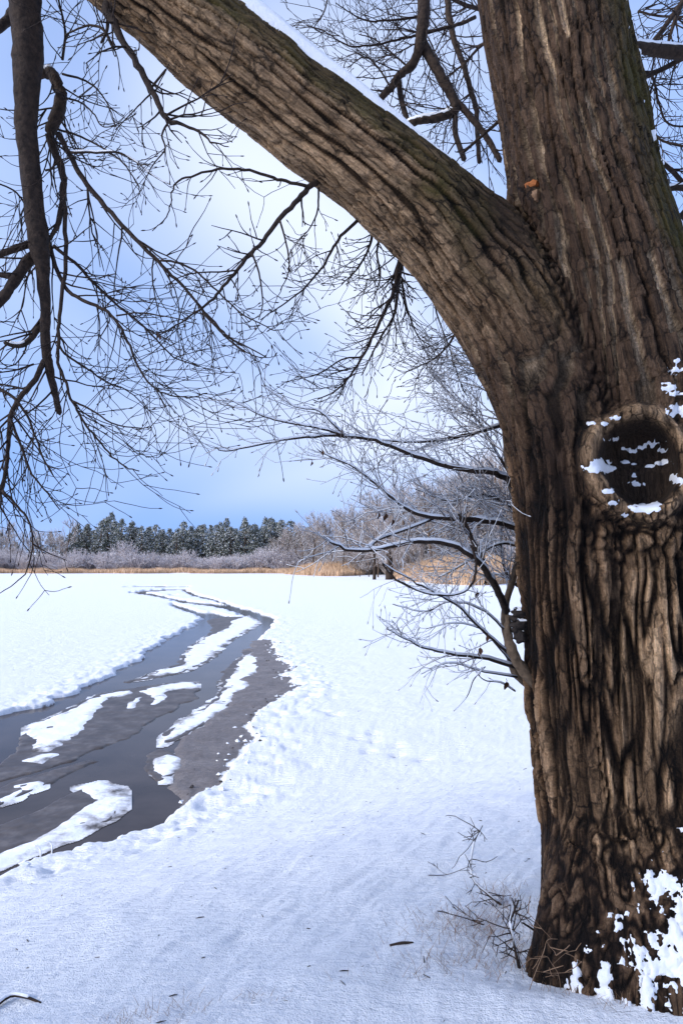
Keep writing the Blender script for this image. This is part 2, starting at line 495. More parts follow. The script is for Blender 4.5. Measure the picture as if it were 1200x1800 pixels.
RIVER = W([(-220, 1275), (0, 1258), (50, 1247), (100, 1232), (150, 1205), (190, 1187), (245, 1157), (259, 1146), (282, 1129),
           (313, 1112), (339, 1098), (359, 1088), (345, 1081), (322, 1074), (303, 1064), (300, 1060), (322, 1065), (350, 1075), (386, 1077), (388, 1081),
           (407, 1083), (430, 1083), (415, 1077), (398, 1071), (370, 1065.5), (313, 1058.5), (296, 1053), (257, 1045), (228, 1042), (230, 1040),
           (262, 1042), (300, 1050), (340, 1057), (376, 1060), (398, 1063), (373, 1055), (342, 1048), (320, 1037.5), (325, 1037), (350, 1046), (376, 1052), (404, 1062), (444, 1073),
           (476, 1083), (484, 1088), (478, 1100), (469, 1109), (455, 1124), (472, 1125), (483, 1129), (476, 1142), (497, 1160), (506, 1171),
           (500, 1186), (515, 1204), (500, 1222), (480, 1236), (450, 1255), (440, 1275), (450, 1295), (415, 1320), (410, 1350),
           (390, 1362), (360, 1387), (345, 1405), (300, 1427), (280, 1440), (245, 1467), (220, 1475), (190, 1490), (100, 1521),
           (50, 1540), (0, 1567), (-240, 1690)])
SLIVERS = [W([(228, 1041.5), (255, 1037.5), (300, 1035), (332, 1034.5), (322, 1036.5), (265, 1040), (240, 1043)]),
           W([(215, 1031), (260, 1030), (335, 1030), (334, 1031.5), (285, 1032), (225, 1032)]),
           W([(275, 1046), (310, 1045.5), (308, 1047), (285, 1047)])]
MUD = W([(446, 1132), (455, 1124), (472, 1125), (483, 1129), (476, 1142), (497, 1160), (506, 1171), (500, 1186), (515, 1204), (500, 1222),
         (480, 1236), (450, 1255), (440, 1275), (450, 1295), (415, 1320), (410, 1350), (390, 1362), (360, 1387), (345, 1405), (318, 1412),
         (312, 1380), (322, 1345), (318, 1325), (325, 1300), (352, 1272), (400, 1235), (425, 1200), (440, 1175), (440, 1150)])

def bank(x, y):
    q = 0.55 * x - 0.835 * y
    z = 1.29 * sstep(-8.2, -2.1, q)
    z = z + 0.10 * sstep(-2.75, -2.1, q) * 0.4
    return z

def ground_z(x, y, fine=True):
    """height, mud and dirt of the ground"""
    x = np.asarray(x, np.float32); y = np.asarray(y, np.float32)
    r = np.hypot(x, y)
    p3 = np.stack([x, y, 0 * x], 1)
    sd = np.full(len(x), -50, np.float32); md = sd.copy()
    near = (r < 260) & (y > -20)
    pn = p3[near][:, :2]
    wob = (fbm(p3[near] * 1.6, 4, 3) - 0.5) * np.clip(r[near] / 16, 0.25, 1.0) * 0.8
    s = poly_sd(pn, RIVER)
    for k in SLIVERS: s = np.maximum(s, poly_sd(pn, k))
    sd[near] = s + wob * np.where(np.abs(s) < 3, 1, 0)
    md[near] = poly_sd(pn, MUD) + wob
    b = bank(x, y)
    n1 = fbm(p3 * 0.35, 3, 20) - 0.5
    n2 = fbm(p3 * np.array([2.2, 2.2, 1]), 4, 31) - 0.5
    ca, sa = math.cos(R(-58)), math.sin(R(-58))
    u, v = x * ca - y * sa, x * sa + y * ca
    n3 = fbm(np.stack([u * 4.5, v * 14, 0 * u], 1), 3, 47) - 0.5
    fade = np.clip(1 - r / 60, 0, 1)
    snow = b + 0.085 + 0.16 * n1 * np.clip(b, 0, 1) + 0.05 * n2 * fade + 0.030 * n3 * fade
    # a small trampled ledge in front of the tree
    led = np.exp(-((y - 2.62 + 0.10 * x + 0.25 * n1) / 0.10) ** 2) * sstep(0.1, 0.6, x) * 0.035
    snow = snow + led + 0.05 * np.exp(-((x - 2.1) ** 2 + (y - 2.6) ** 2) / 0.5)
    # lumpy rim along the mud
    rim = np.exp(-((sd + 0.5) / 0.55) ** 2)
    n4 = fbm(p3 * 5.0, 3, 61) - 0.5
    snow = snow + rim * n4 * 0.16 * np.clip(1 - r / 60, 0, 1)
    # two lines of old tracks across the flat
    for (ax, ay), (bx, by) in (((500, 1215), (740, 1345)), ((480, 1130), (640, 1330))):
        A = on_plane(np.array([ax]), np.array([ay]))[0]; B = on_plane(np.array([bx]), np.array([by]))[0]
        e = B - A; L = np.hypot(*e); e = e / L
        w = np.stack([x, y], 1) - A
        t = w @ e; c = w @ np.array([-e[1], e[0]])
        dent = (np.sin(t * 2 * math.pi / 0.42) * 0.5 + 0.5) ** 3 * np.exp(-((c - 0.10 * np.sign(np.sin(t * math.pi / 0.42))) / 0.12) ** 2)
        snow = snow - 0.10 * dent * ((t > 0) & (t < L)) * sstep(0.35, 0.6, fbm(p3 * 1.2, 2, 77))
    drop = sstep(-0.10, 0.14, sd)
    z = snow * (1 - drop) + (-0.30) * drop
    mudz = 0.040 + 0.040 * n4 + 0.035 * n2
    inm = sstep(-0.30, 0.12, md)
    z = np.where((md > -0.30) & (sd > -0.1), np.maximum(z, mudz * inm + (-0.06) * (1 - inm)), z)
    mud = sstep(-0.10, 0.10, sd + 0.18 * n4)
    dirt = np.clip(np.exp(-np.clip(-sd, 0, 50) / 1.6) * sstep(-1.5, 0.5, x + 0.35 * y - 1.0), 0, 1) * np.clip(1 - r / 70, 0, 1)
    return z, mud, dirt

def build_ground():
    az = np.concatenate([np.linspace(-31, 31, 590), np.linspace(31, 329, 110)[1:-1]])
    dep = np.concatenate([np.linspace(75, 8, 600), np.linspace(8, 1.0, 170)[1:]])
    rad = np.concatenate([CAM_H * 0.6 / np.tan(np.radians(dep)), np.geomspace(CAM_H * 0.6 / math.tan(R(1.0)), 4000, 45)[1:]])
    # near the camera the eye is only 1.6 m above the snow: rows by that, far rows by 3 m
    rad = np.sort(np.unique(np.round(np.concatenate([rad[rad < 14], CAM_H / np.tan(np.radians(np.linspace(12, 0.9, 260))), np.geomspace(192, 4000, 40)]), 4)))
    A, RR = np.meshgrid(np.radians(az), rad)
    x = (np.sin(A) * RR).ravel(); y = (np.cos(A) * RR).ravel()
    z, mud, dirt = ground_z(x, y)
    n, m = len(rad), len(az)
    i = np.arange(n - 1)[:, None] * m; j = np.arange(m)[None]; k = (j + 1) % m
    q = np.stack([i + j, i + m + j, i + m + k, i + k], -1).reshape(-1, 4)
    v = np.stack([x, y, z], 1)
    c = np.array([[0, 0, float(bank(np.array([0.0]), np.array([0.0]))[0]) + 0.085]])
    v = np.vstack([v, c]); ci = len(v) - 1
    jj = np.arange(m)
    t = np.stack([np.full(m, ci), jj, (jj + 1) % m], 1)[:, [0, 2, 1]]
    me = mesh_from('snow_ground', v, [q, t])
    float_attr(me, 'mud', np.append(mud, 0)); float_attr(me, 'dirt', np.append(dirt, 0))
    tag(obj('snow_ground', me, M_GROUND), 'snow covered bank and frozen plain with a muddy edge along the channel', kind='structure')

build_ground()

xy = [(-60, 2), (25, 2), (60, 130), (-120, 150)]
tag(obj('water', mesh_from('water', [(a, b, 0.0) for a, b in xy], np.array([[0, 1, 2, 3]]), False), M_WATER),
    'dark still water of the winding channel', kind='structure')

def gz(x, y):
    return float(ground_z(np.array([x, x + .001]), np.array([y, y]))[0][0])

def ground_hit(px, py):
    r = ray(px, py); t = 1.2
    o = np.array([0, 0, CAM_H])
    for _ in range(60):
        p = o + r * t
        dz = p[2] - gz(p[0], p[1])
        if abs(dz) < 0.004: break
        t += dz / max(0.15, -r[2] + 0.2)
    return o + r * t

# ------------------------------------------------------------------ ice floes
def floe_part(poly_px, z_in, z_out, edge, step_px=1.7, rag=0.5, k=0):
    """a sheet over an outline on the water: flat top, edges that dip under the surface"""
    pw = W(poly_px, 0.02)
    a = np.array(poly_px, float)
    x0, x1 = a[:, 0].min() - 8, a[:, 0].max() + 8
    y0, y1 = a[:, 1].min() - 5, a[:, 1].max() + 6
    nx = int((x1 - x0) / step_px) + 2; ny = int((y1 - y0) / (step_px * 0.7)) + 2
    gx, gy = np.meshgrid(np.linspace(x0, x1, nx), np.linspace(y0, y1, ny))
    w = on_plane(gx.ravel(), gy.ravel(), 0.02)
    p3 = np.column_stack([w, np.zeros(len(w))])
    dist = np.hypot(w[:, 0], w[:, 1])
    s = poly_sd(w, pw) + (fbm(p3 * 2.3, 4, 100 + k) - 0.5) * rag * np.clip(dist / 14, 0.4, 1.2)
    n = fbm(p3 * 4.0, 3, 140 + k) - 0.5
    z = z_out + (z_in - z_out) * sstep(-edge, edge, s) + 0.025 * n * sstep(0, edge, s)
    keep = (s > -edge * 1.4).reshape(ny, nx)
    cell = keep[:-1, :-1] | keep[1:, :-1] | keep[:-1, 1:] | keep[1:, 1:]
    idx = np.arange(nx * ny).reshape(ny, nx)
    q = np.stack([idx[1:, :-1], idx[1:, 1:], idx[:-1, 1:], idx[:-1, :-1]], -1)[cell]
    used = np.unique(q); re = np.full(nx * ny, -1); re[used] = np.arange(len(used))
    v = np.column_stack([w, z])[used]
    return v, re[q], s[used]

def floe(label, base, snows, k):
    v, q, _ = floe_part(base, 0.016, -0.03, 0.05, rag=0.35, k=k)
    c = np.array([v[:, 0].mean(), v[:, 1].mean(), 0.0])
    root = tag(empty('ice_floe', c), label, 'ice floe', 'ice floes in the channel')
    obj('ice_sheet', mesh_from('ice_sheet', v - c, q), M_ICE, root)
    for j, s in enumerate(snows):
        v, q, e = floe_part(s, 0.028, 0.006, 0.09, rag=0.24, k=k * 5 + j)
        me = mesh_from('snow_cover', v - c, q); float_attr(me, 'inside', e)
        obj('snow_cover', me, M_SLUSH, root)

floe('long snowy floe with a thin pointed tail, between the two arms of the channel',
     [(452, 1093), (435, 1081), (400, 1083), (362, 1090), (372, 1110), (345, 1128), (318, 1155), (312, 1166), (285, 1176), (215, 1198),
      (228, 1200), (279, 1189), (322, 1181), (359, 1165), (381, 1148), (398, 1131), (435, 1108), (453, 1097)],
     [[(452, 1093), (435, 1082), (407, 1092), (404, 1103), (364, 1120), (342, 1135), (325, 1154), (330, 1166), (293, 1176), (260, 1188), (279, 1187), (322, 1179),
       (359, 1163), (381, 1146), (398, 1129), (435, 1106), (452, 1096)], [(268, 1185), (236, 1196), (262, 1191)]], 1)
floe('narrow white floe lying along the brown mud edge',
     [(430, 1140), (462, 1148), (464, 1170), (447, 1187), (442, 1202), (417, 1228), (395, 1247), (360, 1269), (340, 1282), (300, 1303), (276, 1315), (288, 1292),
      (318, 1268), (348, 1248), (380, 1225), (394, 1205), (388, 1190), (400, 1170), (418, 1158)],
     [[(445, 1145), (462, 1150), (462, 1168), (445, 1185), (440, 1200), (415, 1225), (395, 1245), (360, 1267), (340, 1280), (295, 1300), (283, 1309),
       (292, 1292), (320, 1270), (350, 1250), (385, 1225), (400, 1203), (395, 1195), (415, 1180), (425, 1155)]], 2)
floe('small round snow patch on wet ice at the near tip of the mud flat',
     [(265, 1325), (259, 1350), (278, 1373), (295, 1373), (306, 1362), (327, 1345), (320, 1328), (300, 1318), (280, 1314)],
     [[(270, 1335), (295, 1325), (318, 1333), (323, 1345), (302, 1360), (285, 1365), (272, 1354)], [(286, 1365), (297, 1364), (295, 1371), (287, 1372)]], 3)
floe('broad brown ice floe with snow along its upper left edge',
     [(36, 1288), (75, 1263), (175, 1218), (235, 1209), (300, 1199), (340, 1198), (354, 1208), (345, 1226), (320, 1241), (275, 1261), (240, 1286),
      (195, 1306), (140, 1331), (75, 1356), (0, 1371), (-70, 1385), (-70, 1352), (0, 1346), (28, 1318)],
     [[(45, 1290), (57, 1277), (110, 1252), (175, 1222), (235, 1212), (220, 1222), (190, 1226), (178, 1245), (145, 1280), (120, 1300), (85, 1320), (55, 1320), (65, 1303)],
      [(45, 1338), (75, 1325), (97, 1326), (75, 1343)],
      [(243, 1215), (300, 1202), (342, 1199), (346, 1207), (320, 1211), (295, 1213), (286, 1230), (272, 1237), (268, 1221)],
      [(255, 1222), (232, 1245), (220, 1245), (240, 1226)]], 4)
floe('slim ice floe with two small snow caps in the dark near water',
     [(0, 1381), (90, 1351), (160, 1334), (171, 1337), (100, 1371), (60, 1391), (0, 1414), (-70, 1430), (-70, 1400)],
     [[(33, 1381), (72, 1370), (81, 1377), (50, 1388)], [(16, 1398), (38, 1387), (46, 1391), (20, 1404), (0, 1411), (-4, 1406)]], 5)
floe('rounded near floe with a broad white rim, closest to the bank',
     [(140, 1381), (175, 1374), (210, 1384), (226, 1400), (221, 1416), (190, 1442), (125, 1472), (95, 1482), (30, 1507), (-70, 1545), (-70, 1465), (0, 1446), (75, 1420)],
     [[(148, 1381), (175, 1375), (208, 1385), (224, 1400), (219, 1415), (188, 1440), (125, 1470), (95, 1480), (30, 1505), (-40, 1532), (-30, 1516), (0, 1504), (65, 1474),
       (100, 1455), (132, 1430), (160, 1410), (158, 1396)]], 6)

# ------------------------------------------------------------------ the old tree: one fused stem and limb
STEM = [(900, -420, 108, 3.35), (935, -200, 118, 3.2), (966, 0, 129, 3.1), (1001, 200, 128, 3.05), (1027, 350, 134, 3.02), (1052, 450, 142, 3.0), (1085, 600, 158, 3.0),
        (1110, 750, 172, 3.0), (1122, 900, 178, 3.0), (1135, 1100, 184, 3.0), (1148, 1300, 186, 3.0), (1156, 1500, 186, 3.0), (1160, 1640, 200, 2.98), (1162, 1800, 215, 2.96), (1162, 2000, 220, 2.96)]
LIMB = [(-420, -480, 40, 2.95), (-220, -370, 54, 2.92), (-30, -240, 62, 2.9), (130, -115, 70, 2.9), (290, 12, 77, 2.9), (450, 138, 83, 2.9), (640, 284, 89, 2.93), (755, 380, 95, 2.98),
        (850, 482, 102, 3.02), (916, 575, 106, 3.0), (972, 690, 106, 2.94), (1006, 820, 108, 2.88), (1014, 1000, 106, 2.88), (1026, 1200, 104, 2.9), (1044, 1400, 100, 2.9), (1052, 1600, 106, 2.88), (1050, 1850, 122, 2.84)]
ROOTS = [[(1085, 1480, 80, 2.76), (1070, 1650, 72, 2.60), (1050, 1780, 66, 2.50), (1045, 1900, 50, 2.48)],
         [(1040, 1500, 60, 2.75), (985, 1650, 50, 2.66), (950, 1745, 36, 2.62), (915, 1800, 26, 2.6)],
         [(1150, 1480, 90, 2.75), (1150, 1650, 80, 2.55), (1140, 1790, 66, 2.42), (1130, 1900, 50, 2.36)],
         [(1215, 1420, 90, 2.78), (1250, 1600, 92, 2.55), (1280, 1740, 88, 2.38), (1310, 1880, 70, 2.26)],
         [(1290, 1380, 90, 2.95), (1380, 1580, 90, 2.8), (1460, 1700, 80, 2.7), (1560, 1800, 50, 2.65)]]

def tube_xyz(rows, n, squash):
    a = smooth_path(rows, n)
    c = P(a[:, 0], a[:, 1], a[:, 3])
    return c, a[:, 2] * a[:, 3] / F * squash

def seg_tube(p, c, r):
    """distance, direction away from the axis, arc position, axis point"""
    best = np.full(len(p), 1e9); g = np.zeros((len(p), 3)); s = np.zeros(len(p)); ax = np.zeros((len(p), 3)); si = np.zeros(len(p), int)
    L = np.concatenate([[0], np.cumsum(np.linalg.norm(np.diff(c, axis=0), axis=1))])
    for i in range(len(c) - 1):
        a, b = c[i], c[i + 1]; e = b - a
        w = p - a
        t = np.clip(w @ e / (e @ e), 0, 1)
        q = w - t[:, None] * e
        dl = np.sqrt((q * q).sum(1)) + 1e-9
        d = dl - (r[i] * (1 - t) + r[i + 1] * t)
        m = d < best
        best = np.where(m, d, best)
        g[m] = q[m] / dl[m][:, None]
        s = np.where(m, L[i] + t * (L[i + 1] - L[i]), s)
        ax[m] = (a + t[:, None] * e)[m]
        si[m] = i
    return best, g, s, ax, si

T_STEM = tube_xyz(STEM, 34, 0.92); T_LIMB = tube_xyz(LIMB, 46, 0.95)
T_ROOTS = [tube_xyz(r, 7, 0.92) for r in ROOTS]

def smin(d1, g1, d2, g2, k):
    h = np.clip(0.5 + 0.5 * (d2 - d1) / k, 0, 1)
    return d2 * (1 - h) + d1 * h - k * h * (1 - h), g2 * (1 - h)[:, None] + g1 * h[:, None]

KNOT = None
def tree_sdf(p):
    d, g, s1, ax1, i1 = seg_tube(p, *T_STEM)
    d2, g2, s2, ax2, i2 = seg_tube(p, *T_LIMB)
    ds, dl = d, d2
    d, g = smin(d, g, d2, g2, 0.055 + 0.13 * sstep(3.7, 4.3, p[:, 2]) * sstep(5.2, 4.7, p[:, 2]))
    for t in T_ROOTS:
        d3, g3 = seg_tube(p, *t)[:2]
        d, g = smin(d, g, d3, g3, 0.10)
    return d, g, (ds, s1, ax1, i1), (dl, s2, ax2, i2)

def march(px, py, it=40):
    o = np.array([0, 0, CAM_H]); r = ray(px, py); r = r / np.linalg.norm(r)
    t = 1.5
    for _ in range(it):
        d = tree_sdf((o + r * t)[None])[0][0]
        t += d * 0.9
        if d < 0.001: break
    return o + r * t

_k = march(1122, 815)
_g = tree_sdf(_k[None])[1][0]; _g[2] *= 0.4
_g = _g + np.array([-0.10, -0.25, 0.12]); _g /= np.linalg.norm(_g)
_ex = np.cross(np.array([0, 0, 1.0]), _g); _ex /= np.linalg.norm(_ex)
KNOT = (_k - _g * 0.005, _g, _ex, np.cross(_g, _ex))

def frame_xyz(p, s, ax, si, c):
    tan = np.gradient(c, axis=0); tan /= np.linalg.norm(tan, axis=1)[:, None]
    L = np.concatenate([[0], np.cumsum(np.linalg.norm(np.diff(c, axis=0), axis=1))])
    t = np.stack([np.interp(s, L, tan[:, k]) for k in range(3)], 1)
    t /= np.linalg.norm(t, axis=1)[:, None]
    n1 = np.cross(t, np.array([0, 1.0, 0])); n1 /= np.linalg.norm(n1, axis=1)[:, None]
    n2 = np.cross(t, n1)
    w = p - ax
    return np.stack([(w * n1).sum(1), (w * n2).sum(1), s], 1)

def spot(px, py):
    return march(px, py)

TREE_BASE = np.array([1.38, 2.95, 1.40])
tree = tag(empty('old_tree', TREE_BASE), 'huge old tree with furrowed bark, a knot hole and one limb arching over', 'tree')

def to_tree(v): return np.asarray(v) - TREE_BASE

def build_trunk():
    mb = MB()
    for c, r in [T_STEM, T_LIMB] + T_ROOTS: mb.tube(c, r * 0.985, 20)
    me = mb.mesh('tmp')
    tmp = bpy.data.objects.new('tmp', me); COL.objects.link(tmp)
    md = tmp.modifiers.new('r', 'REMESH'); md.mode = 'VOXEL'; md.voxel_size = VOX
    ev = tmp.evaluated_get(bpy.context.evaluated_depsgraph_get()); em = ev.to_mesh()
    n = len(em.vertices); v = np.empty(n * 3, np.float32); em.vertices.foreach_get('co', v); v = v.reshape(-1, 3).astype(float)
    q = np.empty(len(em.loops), np.int32); em.loops.foreach_get('vertex_index', q); q = q.reshape(-1, 4)
    ev.to_mesh_clear(); bpy.data.objects.remove(tmp); bpy.data.meshes.remove(me)
    e0 = np.concatenate([q[:, 0], q[:, 1], q[:, 2], q[:, 3]]); e1_ = np.concatenate([q[:, 1], q[:, 2], q[:, 3], q[:, 0]])
    deg = np.bincount(e0, minlength=n) + 1e-9
    def relax(a): return np.stack([np.bincount(e0, a[e1_, k], n) / deg for k in range(3)], 1)
    for it in range(2):
        d, g = tree_sdf(v)[:2]
        gn = np.maximum(np.linalg.norm(g, axis=1), 0.7)
        v = v - np.clip(d, -0.02, 0.02)[:, None] * g / gn[:, None] ** 2 * 0.95
        v = v * 0.5 + relax(v) * 0.5
    for _ in range(3): v = v * 0.5 + relax(v) * 0.5
    d, g, st, lb = tree_sdf(v)
    mt = mesh_from('tmp', v, q)
    nn = np.empty(n * 3, np.float32); mt.vertex_normals.foreach_get('vector', nn); g = nn.reshape(-1, 3).astype(float)
    bpy.data.meshes.remove(mt)
    for _ in range(4): g = g * 0.5 + relax(g) * 0.5
    g /= np.linalg.norm(g, axis=1)[:, None] + 1e-9
    # the knot: a rolled rim round a sunk bowl of bare wood
    wk = v - KNOT[0]
    ka, kb, kh = wk @ KNOT[2], wk @ KNOT[3], wk @ KNOT[1]
    phi = np.arctan2(kb, ka)
    rho = np.sqrt((ka / 0.92) ** 2 + (kb / 1.04) ** 2) * (1 + 0.05 * np.sin(phi * 2 + 0.6) + 0.04 * np.sin(phi * 3 + 2))
    rho = np.where(np.abs(kh) < 0.25, rho, 9)
    rim_w = 0.038 + 0.013 * np.cos(phi - 3.6)
    ring = np.exp(-((rho - 0.182) / rim_w) ** 2)
    rot = sstep(0.163, 0.148, rho)
    v = v + KNOT[1] * (ring * (0.068 + 0.020 * np.cos(phi - 3.9) + 0.012 * np.sin(phi * 5)) - 0.105 * sstep(0.165, 0.125, rho) - 0.03 * rot * sstep(-0.02, 0.06, kb))[:, None]
    px = 600 + F * v[:, 0] / (v[:, 1] * CP + (v[:, 2] - CAM_H) * SP)
    zz = v[:, 2]
    # which of the two stems a point belongs to
    wl_ = sstep(-0.05, 0.05, st[0] - lb[0])
    # bark coordinates
    cs = frame_xyz(v, st[1], st[2], st[3], T_STEM[0]); cl = frame_xyz(v, lb[1], lb[2], lb[3], T_LIMB[0])
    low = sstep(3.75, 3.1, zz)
    def furrow(c, sx, sz, k, warp=0.35):
        """ridges that run along the stem, split and join: contours of a stretched noise"""
        w = np.stack([fbm(c * np.array([5, 5, 2.5]), 2, k + 40), fbm(c * np.array([5, 5, 2.5]), 2, k + 50), fbm(c * np.array([9, 9, 4.0]), 2, k + 60)], 1) - 0.5
        q3 = c * np.array([1 / sx, 1 / sx, 1 / sz]) + w * np.array([2.2, 2.2, 1.2]) * warp * 2
        a = vnoise(q3, k) + 0.30 * (vnoise(q3 * np.array([2.3, 2.3, 2.0]), k + 3) - 0.5)
        b = vnoise(q3 * 0.93 + 17.3, k + 7) + 0.30 * (vnoise(q3 * np.array([2.1, 2.1, 2.0]) + 5, k + 9) - 0.5)
        return np.minimum(np.abs(a - 0.5), 0.05 + np.abs(b - 0.5)) * 2, b
    def cracks(c, sx, sz, k):
        f1, f2, cid = cells(c * np.array([1 / sx, 1 / sx, 1 / sz]) + 0.6 * (fbm(c * 14, 2, k + 5)[:, None] - 0.5), k)
        return sstep(0.0, 0.10, f2 - f1), cid
    def stripes(c, N, k, warp, slen, wmin, wmax):
        """long ridges side by side with furrows that open, narrow and end"""
        ph = np.arctan2(c[:, 1], c[:, 0]) / (2 * math.pi) * N + (fbm(c * np.array([3.2, 3.2, 1.5]), 3, k) - 0.5) * 2 * warp + (fbm(c * np.array([16, 16, 6]), 2, k + 5) - 0.5) * 0.7
        idn = np.mod(np.floor(ph + 0.5), N); fr = np.abs(ph + 0.5 - np.floor(ph + 0.5) - 0.5) * 2      # 0 on a furrow
        seg = vnoise(np.stack([idn * 7.31, c[:, 2] / slen, 0 * ph + k], 1), k + 8)
        wd = wmin + (wmax - wmin) * sstep(0.40, 0.72, seg)
        fur = 1 - sstep(wd * 0.75, wd * 0.75 + 0.16, fr)
        rid = np.mod(np.floor(ph), N)
        return fur, seg, vnoise(np.stack([rid * 3.7, c[:, 2] / 0.5, 0 * ph], 1), k + 9)
    fu1, sg1, rv1 = stripes(cs, 36, 401, 1.6, 0.24, 0.06, 0.50)
    fu2, sg2, rv2 = stripes(cl, 26, 411, 1.6, 0.20, 0.03, 0.30)
    r2, b2 = furrow(cl, 0.062, 0.34, 11, 0.3)
    cc = np.where((wl_ > 0.5)[:, None], cl, cs)
    r3, b3 = furrow(cc, 0.036, 0.44, 21, 0.26)
    k1_, id1 = cracks(cc, 0.07, 0.11, 31)
    up_h = (1 - fu1 * (0.55 + 0.45 * sg1)) * (0.70 + 0.30 * rv1)
    lo_h = sstep(0.0, 0.42, r3) * (0.5 + 0.5 * sstep(0.3, 0.7, b3))
    li_h = (1 - fu2 * (0.35 + 0.65 * sg2)) * (0.55 + 0.25 * rv2 + 0.20 * id1) * (0.65 + 0.35 * sstep(0.0, 0.10, r2))
    steep = sstep(3.75, 4.25, zz + 0.2 * (b2 - 0.5)) * wl_        # the free part of the limb
    h = up_h * (1 - low) + lo_h * low
    h = h * (1 - steep) + li_h * steep
    h = h * (0.80 + 0.20 * k1_)
    amp = 0.040 * (1 - low) + 0.044 * low * (0.35 + 0.65 * sstep(1.7, 2.3, zz))
    amp = amp * (1 - steep) + 0.027 * steep
    big = fbm(v * np.array([3.5, 3.5, 1.2]), 3, 71) - 0.5
    fine = fbm(cc * np.array([70, 70, 14]), 3, 81) - 0.5
    # rough knobbly zone between the two stems and under the knot
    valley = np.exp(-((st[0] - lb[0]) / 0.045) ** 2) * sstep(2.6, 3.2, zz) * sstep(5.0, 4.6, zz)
    lumps = np.exp(-((np.abs(ka) / 0.26) ** 2 + ((kb + 0.28) / 0.12) ** 2)) * (kh > -0.25) * 0.8
    wv = v + 0.05 * np.stack([fbm(v * 12, 2, 301), fbm(v * 12, 2, 302), fbm(v * 12, 2, 303)], 1)
    c1, c2, cid = cells(wv * np.array([20, 20, 15]), 91)
    lump_h = sstep(0.0, 0.35, c2 - c1) * (0.5 + 0.5 * cid)
    k1, k2, _ = cells(wv * np.array([34, 34, 17]), 95)
    rough_h = sstep(0.0, 0.5, k2 - k1)
    h = h * (1 - lumps) + lump_h * lumps
    h = h * (1 - 0.6 * valley) + rough_h * 0.6 * valley
    sm = np.clip(ring * 0.85, 0, 1)
    disp = (h - 0.6) * amp + big * 0.05 + fine * 0.008
    disp = disp * (1 - sm) + sm * ((fbm(v * 14, 3, 99) - 0.5) * 0.03 + (fbm(np.stack([phi * 6, rho * 40, 0 * rho], 1), 2, 97) - 0.5) * 0.012)
    disp = disp * (1 - rot) + rot * ((fbm(np.stack([ka * 70, kb * 14, kh * 14], 1), 3, 98) - 0.5) * 0.03)
    disp -= valley * 0.015
    v = v + g * disp[:, None]
    px = 600 + F * v[:, 0] / (v[:, 1] * CP + (v[:, 2] - CAM_H) * SP)
    py = 900 - F * ((v[:, 2] - CAM_H) * CP - v[:, 1] * SP) / (v[:, 1] * CP + (v[:, 2] - CAM_H) * SP)
    # bark tone masks; dark mixes dark bark with shade painted in valley, knot side, fork
    up = g[:, 2]
    mossn = fbm(cl * np.array([10, 10, 3.0]), 3, 66)
    moss = sstep(-0.30, 0.40, up + 1.1 * (mossn - 0.5)) * steep
    right = (v - st[2])[:, 0] / 0.35
    moss = np.maximum(moss, sstep(0.10, 0.60, right + 0.5 * (fbm(cs * 5, 2, 67) - 0.5)) * (1 - wl_) * sstep(3.6, 4.3, zz))
    moss = np.clip(moss + steep * sstep(0.55, 0.66, mossn) * sstep(-0.6, -0.1, up) * 0.6, 0, 1)
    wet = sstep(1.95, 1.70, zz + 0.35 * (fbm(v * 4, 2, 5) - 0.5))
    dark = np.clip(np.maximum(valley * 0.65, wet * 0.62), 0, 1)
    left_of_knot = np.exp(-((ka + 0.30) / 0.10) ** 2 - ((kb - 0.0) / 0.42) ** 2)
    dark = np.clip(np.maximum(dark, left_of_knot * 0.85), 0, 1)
    crotch_shade = np.exp(-(np.linalg.norm((v - march(895, 390)) / np.array([1, 1, 1.5]), axis=1) / 0.21) ** 2)  # shade of the fork, painted into the bark colour
    dark = np.clip(np.maximum(dark, crotch_shade * 1.0), 0, 1)
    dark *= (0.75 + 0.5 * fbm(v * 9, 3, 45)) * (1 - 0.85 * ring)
    pl = np.zeros(n)
    for (sx_, sy_), (rx, rz), a in (((1140, 1130), (0.15, 0.38), 1.0), ((1090, 1400), (0.12, 0.25), 0.6), ((1180, 1300), (0.15, 0.40), 0.9), ((985, 1330), (0.06, 0.30), 0.5)):
        w = v - spot(sx_, sy_)
        pl = np.maximum(pl, a * np.exp(-(np.hypot(w[:, 0], w[:, 1]) / rx) ** 2 - (w[:, 2] / rz) ** 2))
    pl = np.maximum(pl, sstep(0.25, 0.8, ring) * 0.9 * (1 - rot))
    pl = np.maximum(pl, steep * sstep(0.2, -0.7, up) * 0.25)
    fpale = fu1 * sstep(0.36, 0.50, sg1) * sstep(0.15, 0.33, fbm(cs * np.array([3, 3, 1.2]), 2, 53)) * (1 - steep) * sstep(3.4, 4.1, zz) * (1 - np.clip(moss, 0, 1) * 0.7) * (1 - 0.8 * np.clip(dark, 0, 1))
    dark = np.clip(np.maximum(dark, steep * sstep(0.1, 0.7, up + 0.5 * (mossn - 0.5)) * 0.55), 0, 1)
    me = mesh_from('trunk', to_tree(v), q)
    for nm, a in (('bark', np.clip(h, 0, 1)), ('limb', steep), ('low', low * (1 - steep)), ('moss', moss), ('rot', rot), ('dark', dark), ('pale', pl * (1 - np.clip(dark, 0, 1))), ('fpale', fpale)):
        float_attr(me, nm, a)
    av = me.attributes.new('along', 'FLOAT_VECTOR', 'POINT'); av.data.foreach_set('vector', cc.astype(np.float32).ravel())
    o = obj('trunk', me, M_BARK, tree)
    # ---- snow that lies on the bark: shells standing off the surface
    nv = np.empty(n * 3, np.float32); me.vertices.foreach_get('normal', nv) if False else None
    vn = np.array([x.vector[:] for x in me.vertex_normals]) if n < 1 else np.empty((n, 3), np.float32)
    me.vertex_normals.foreach_get('vector', vn.ravel()) if False else None
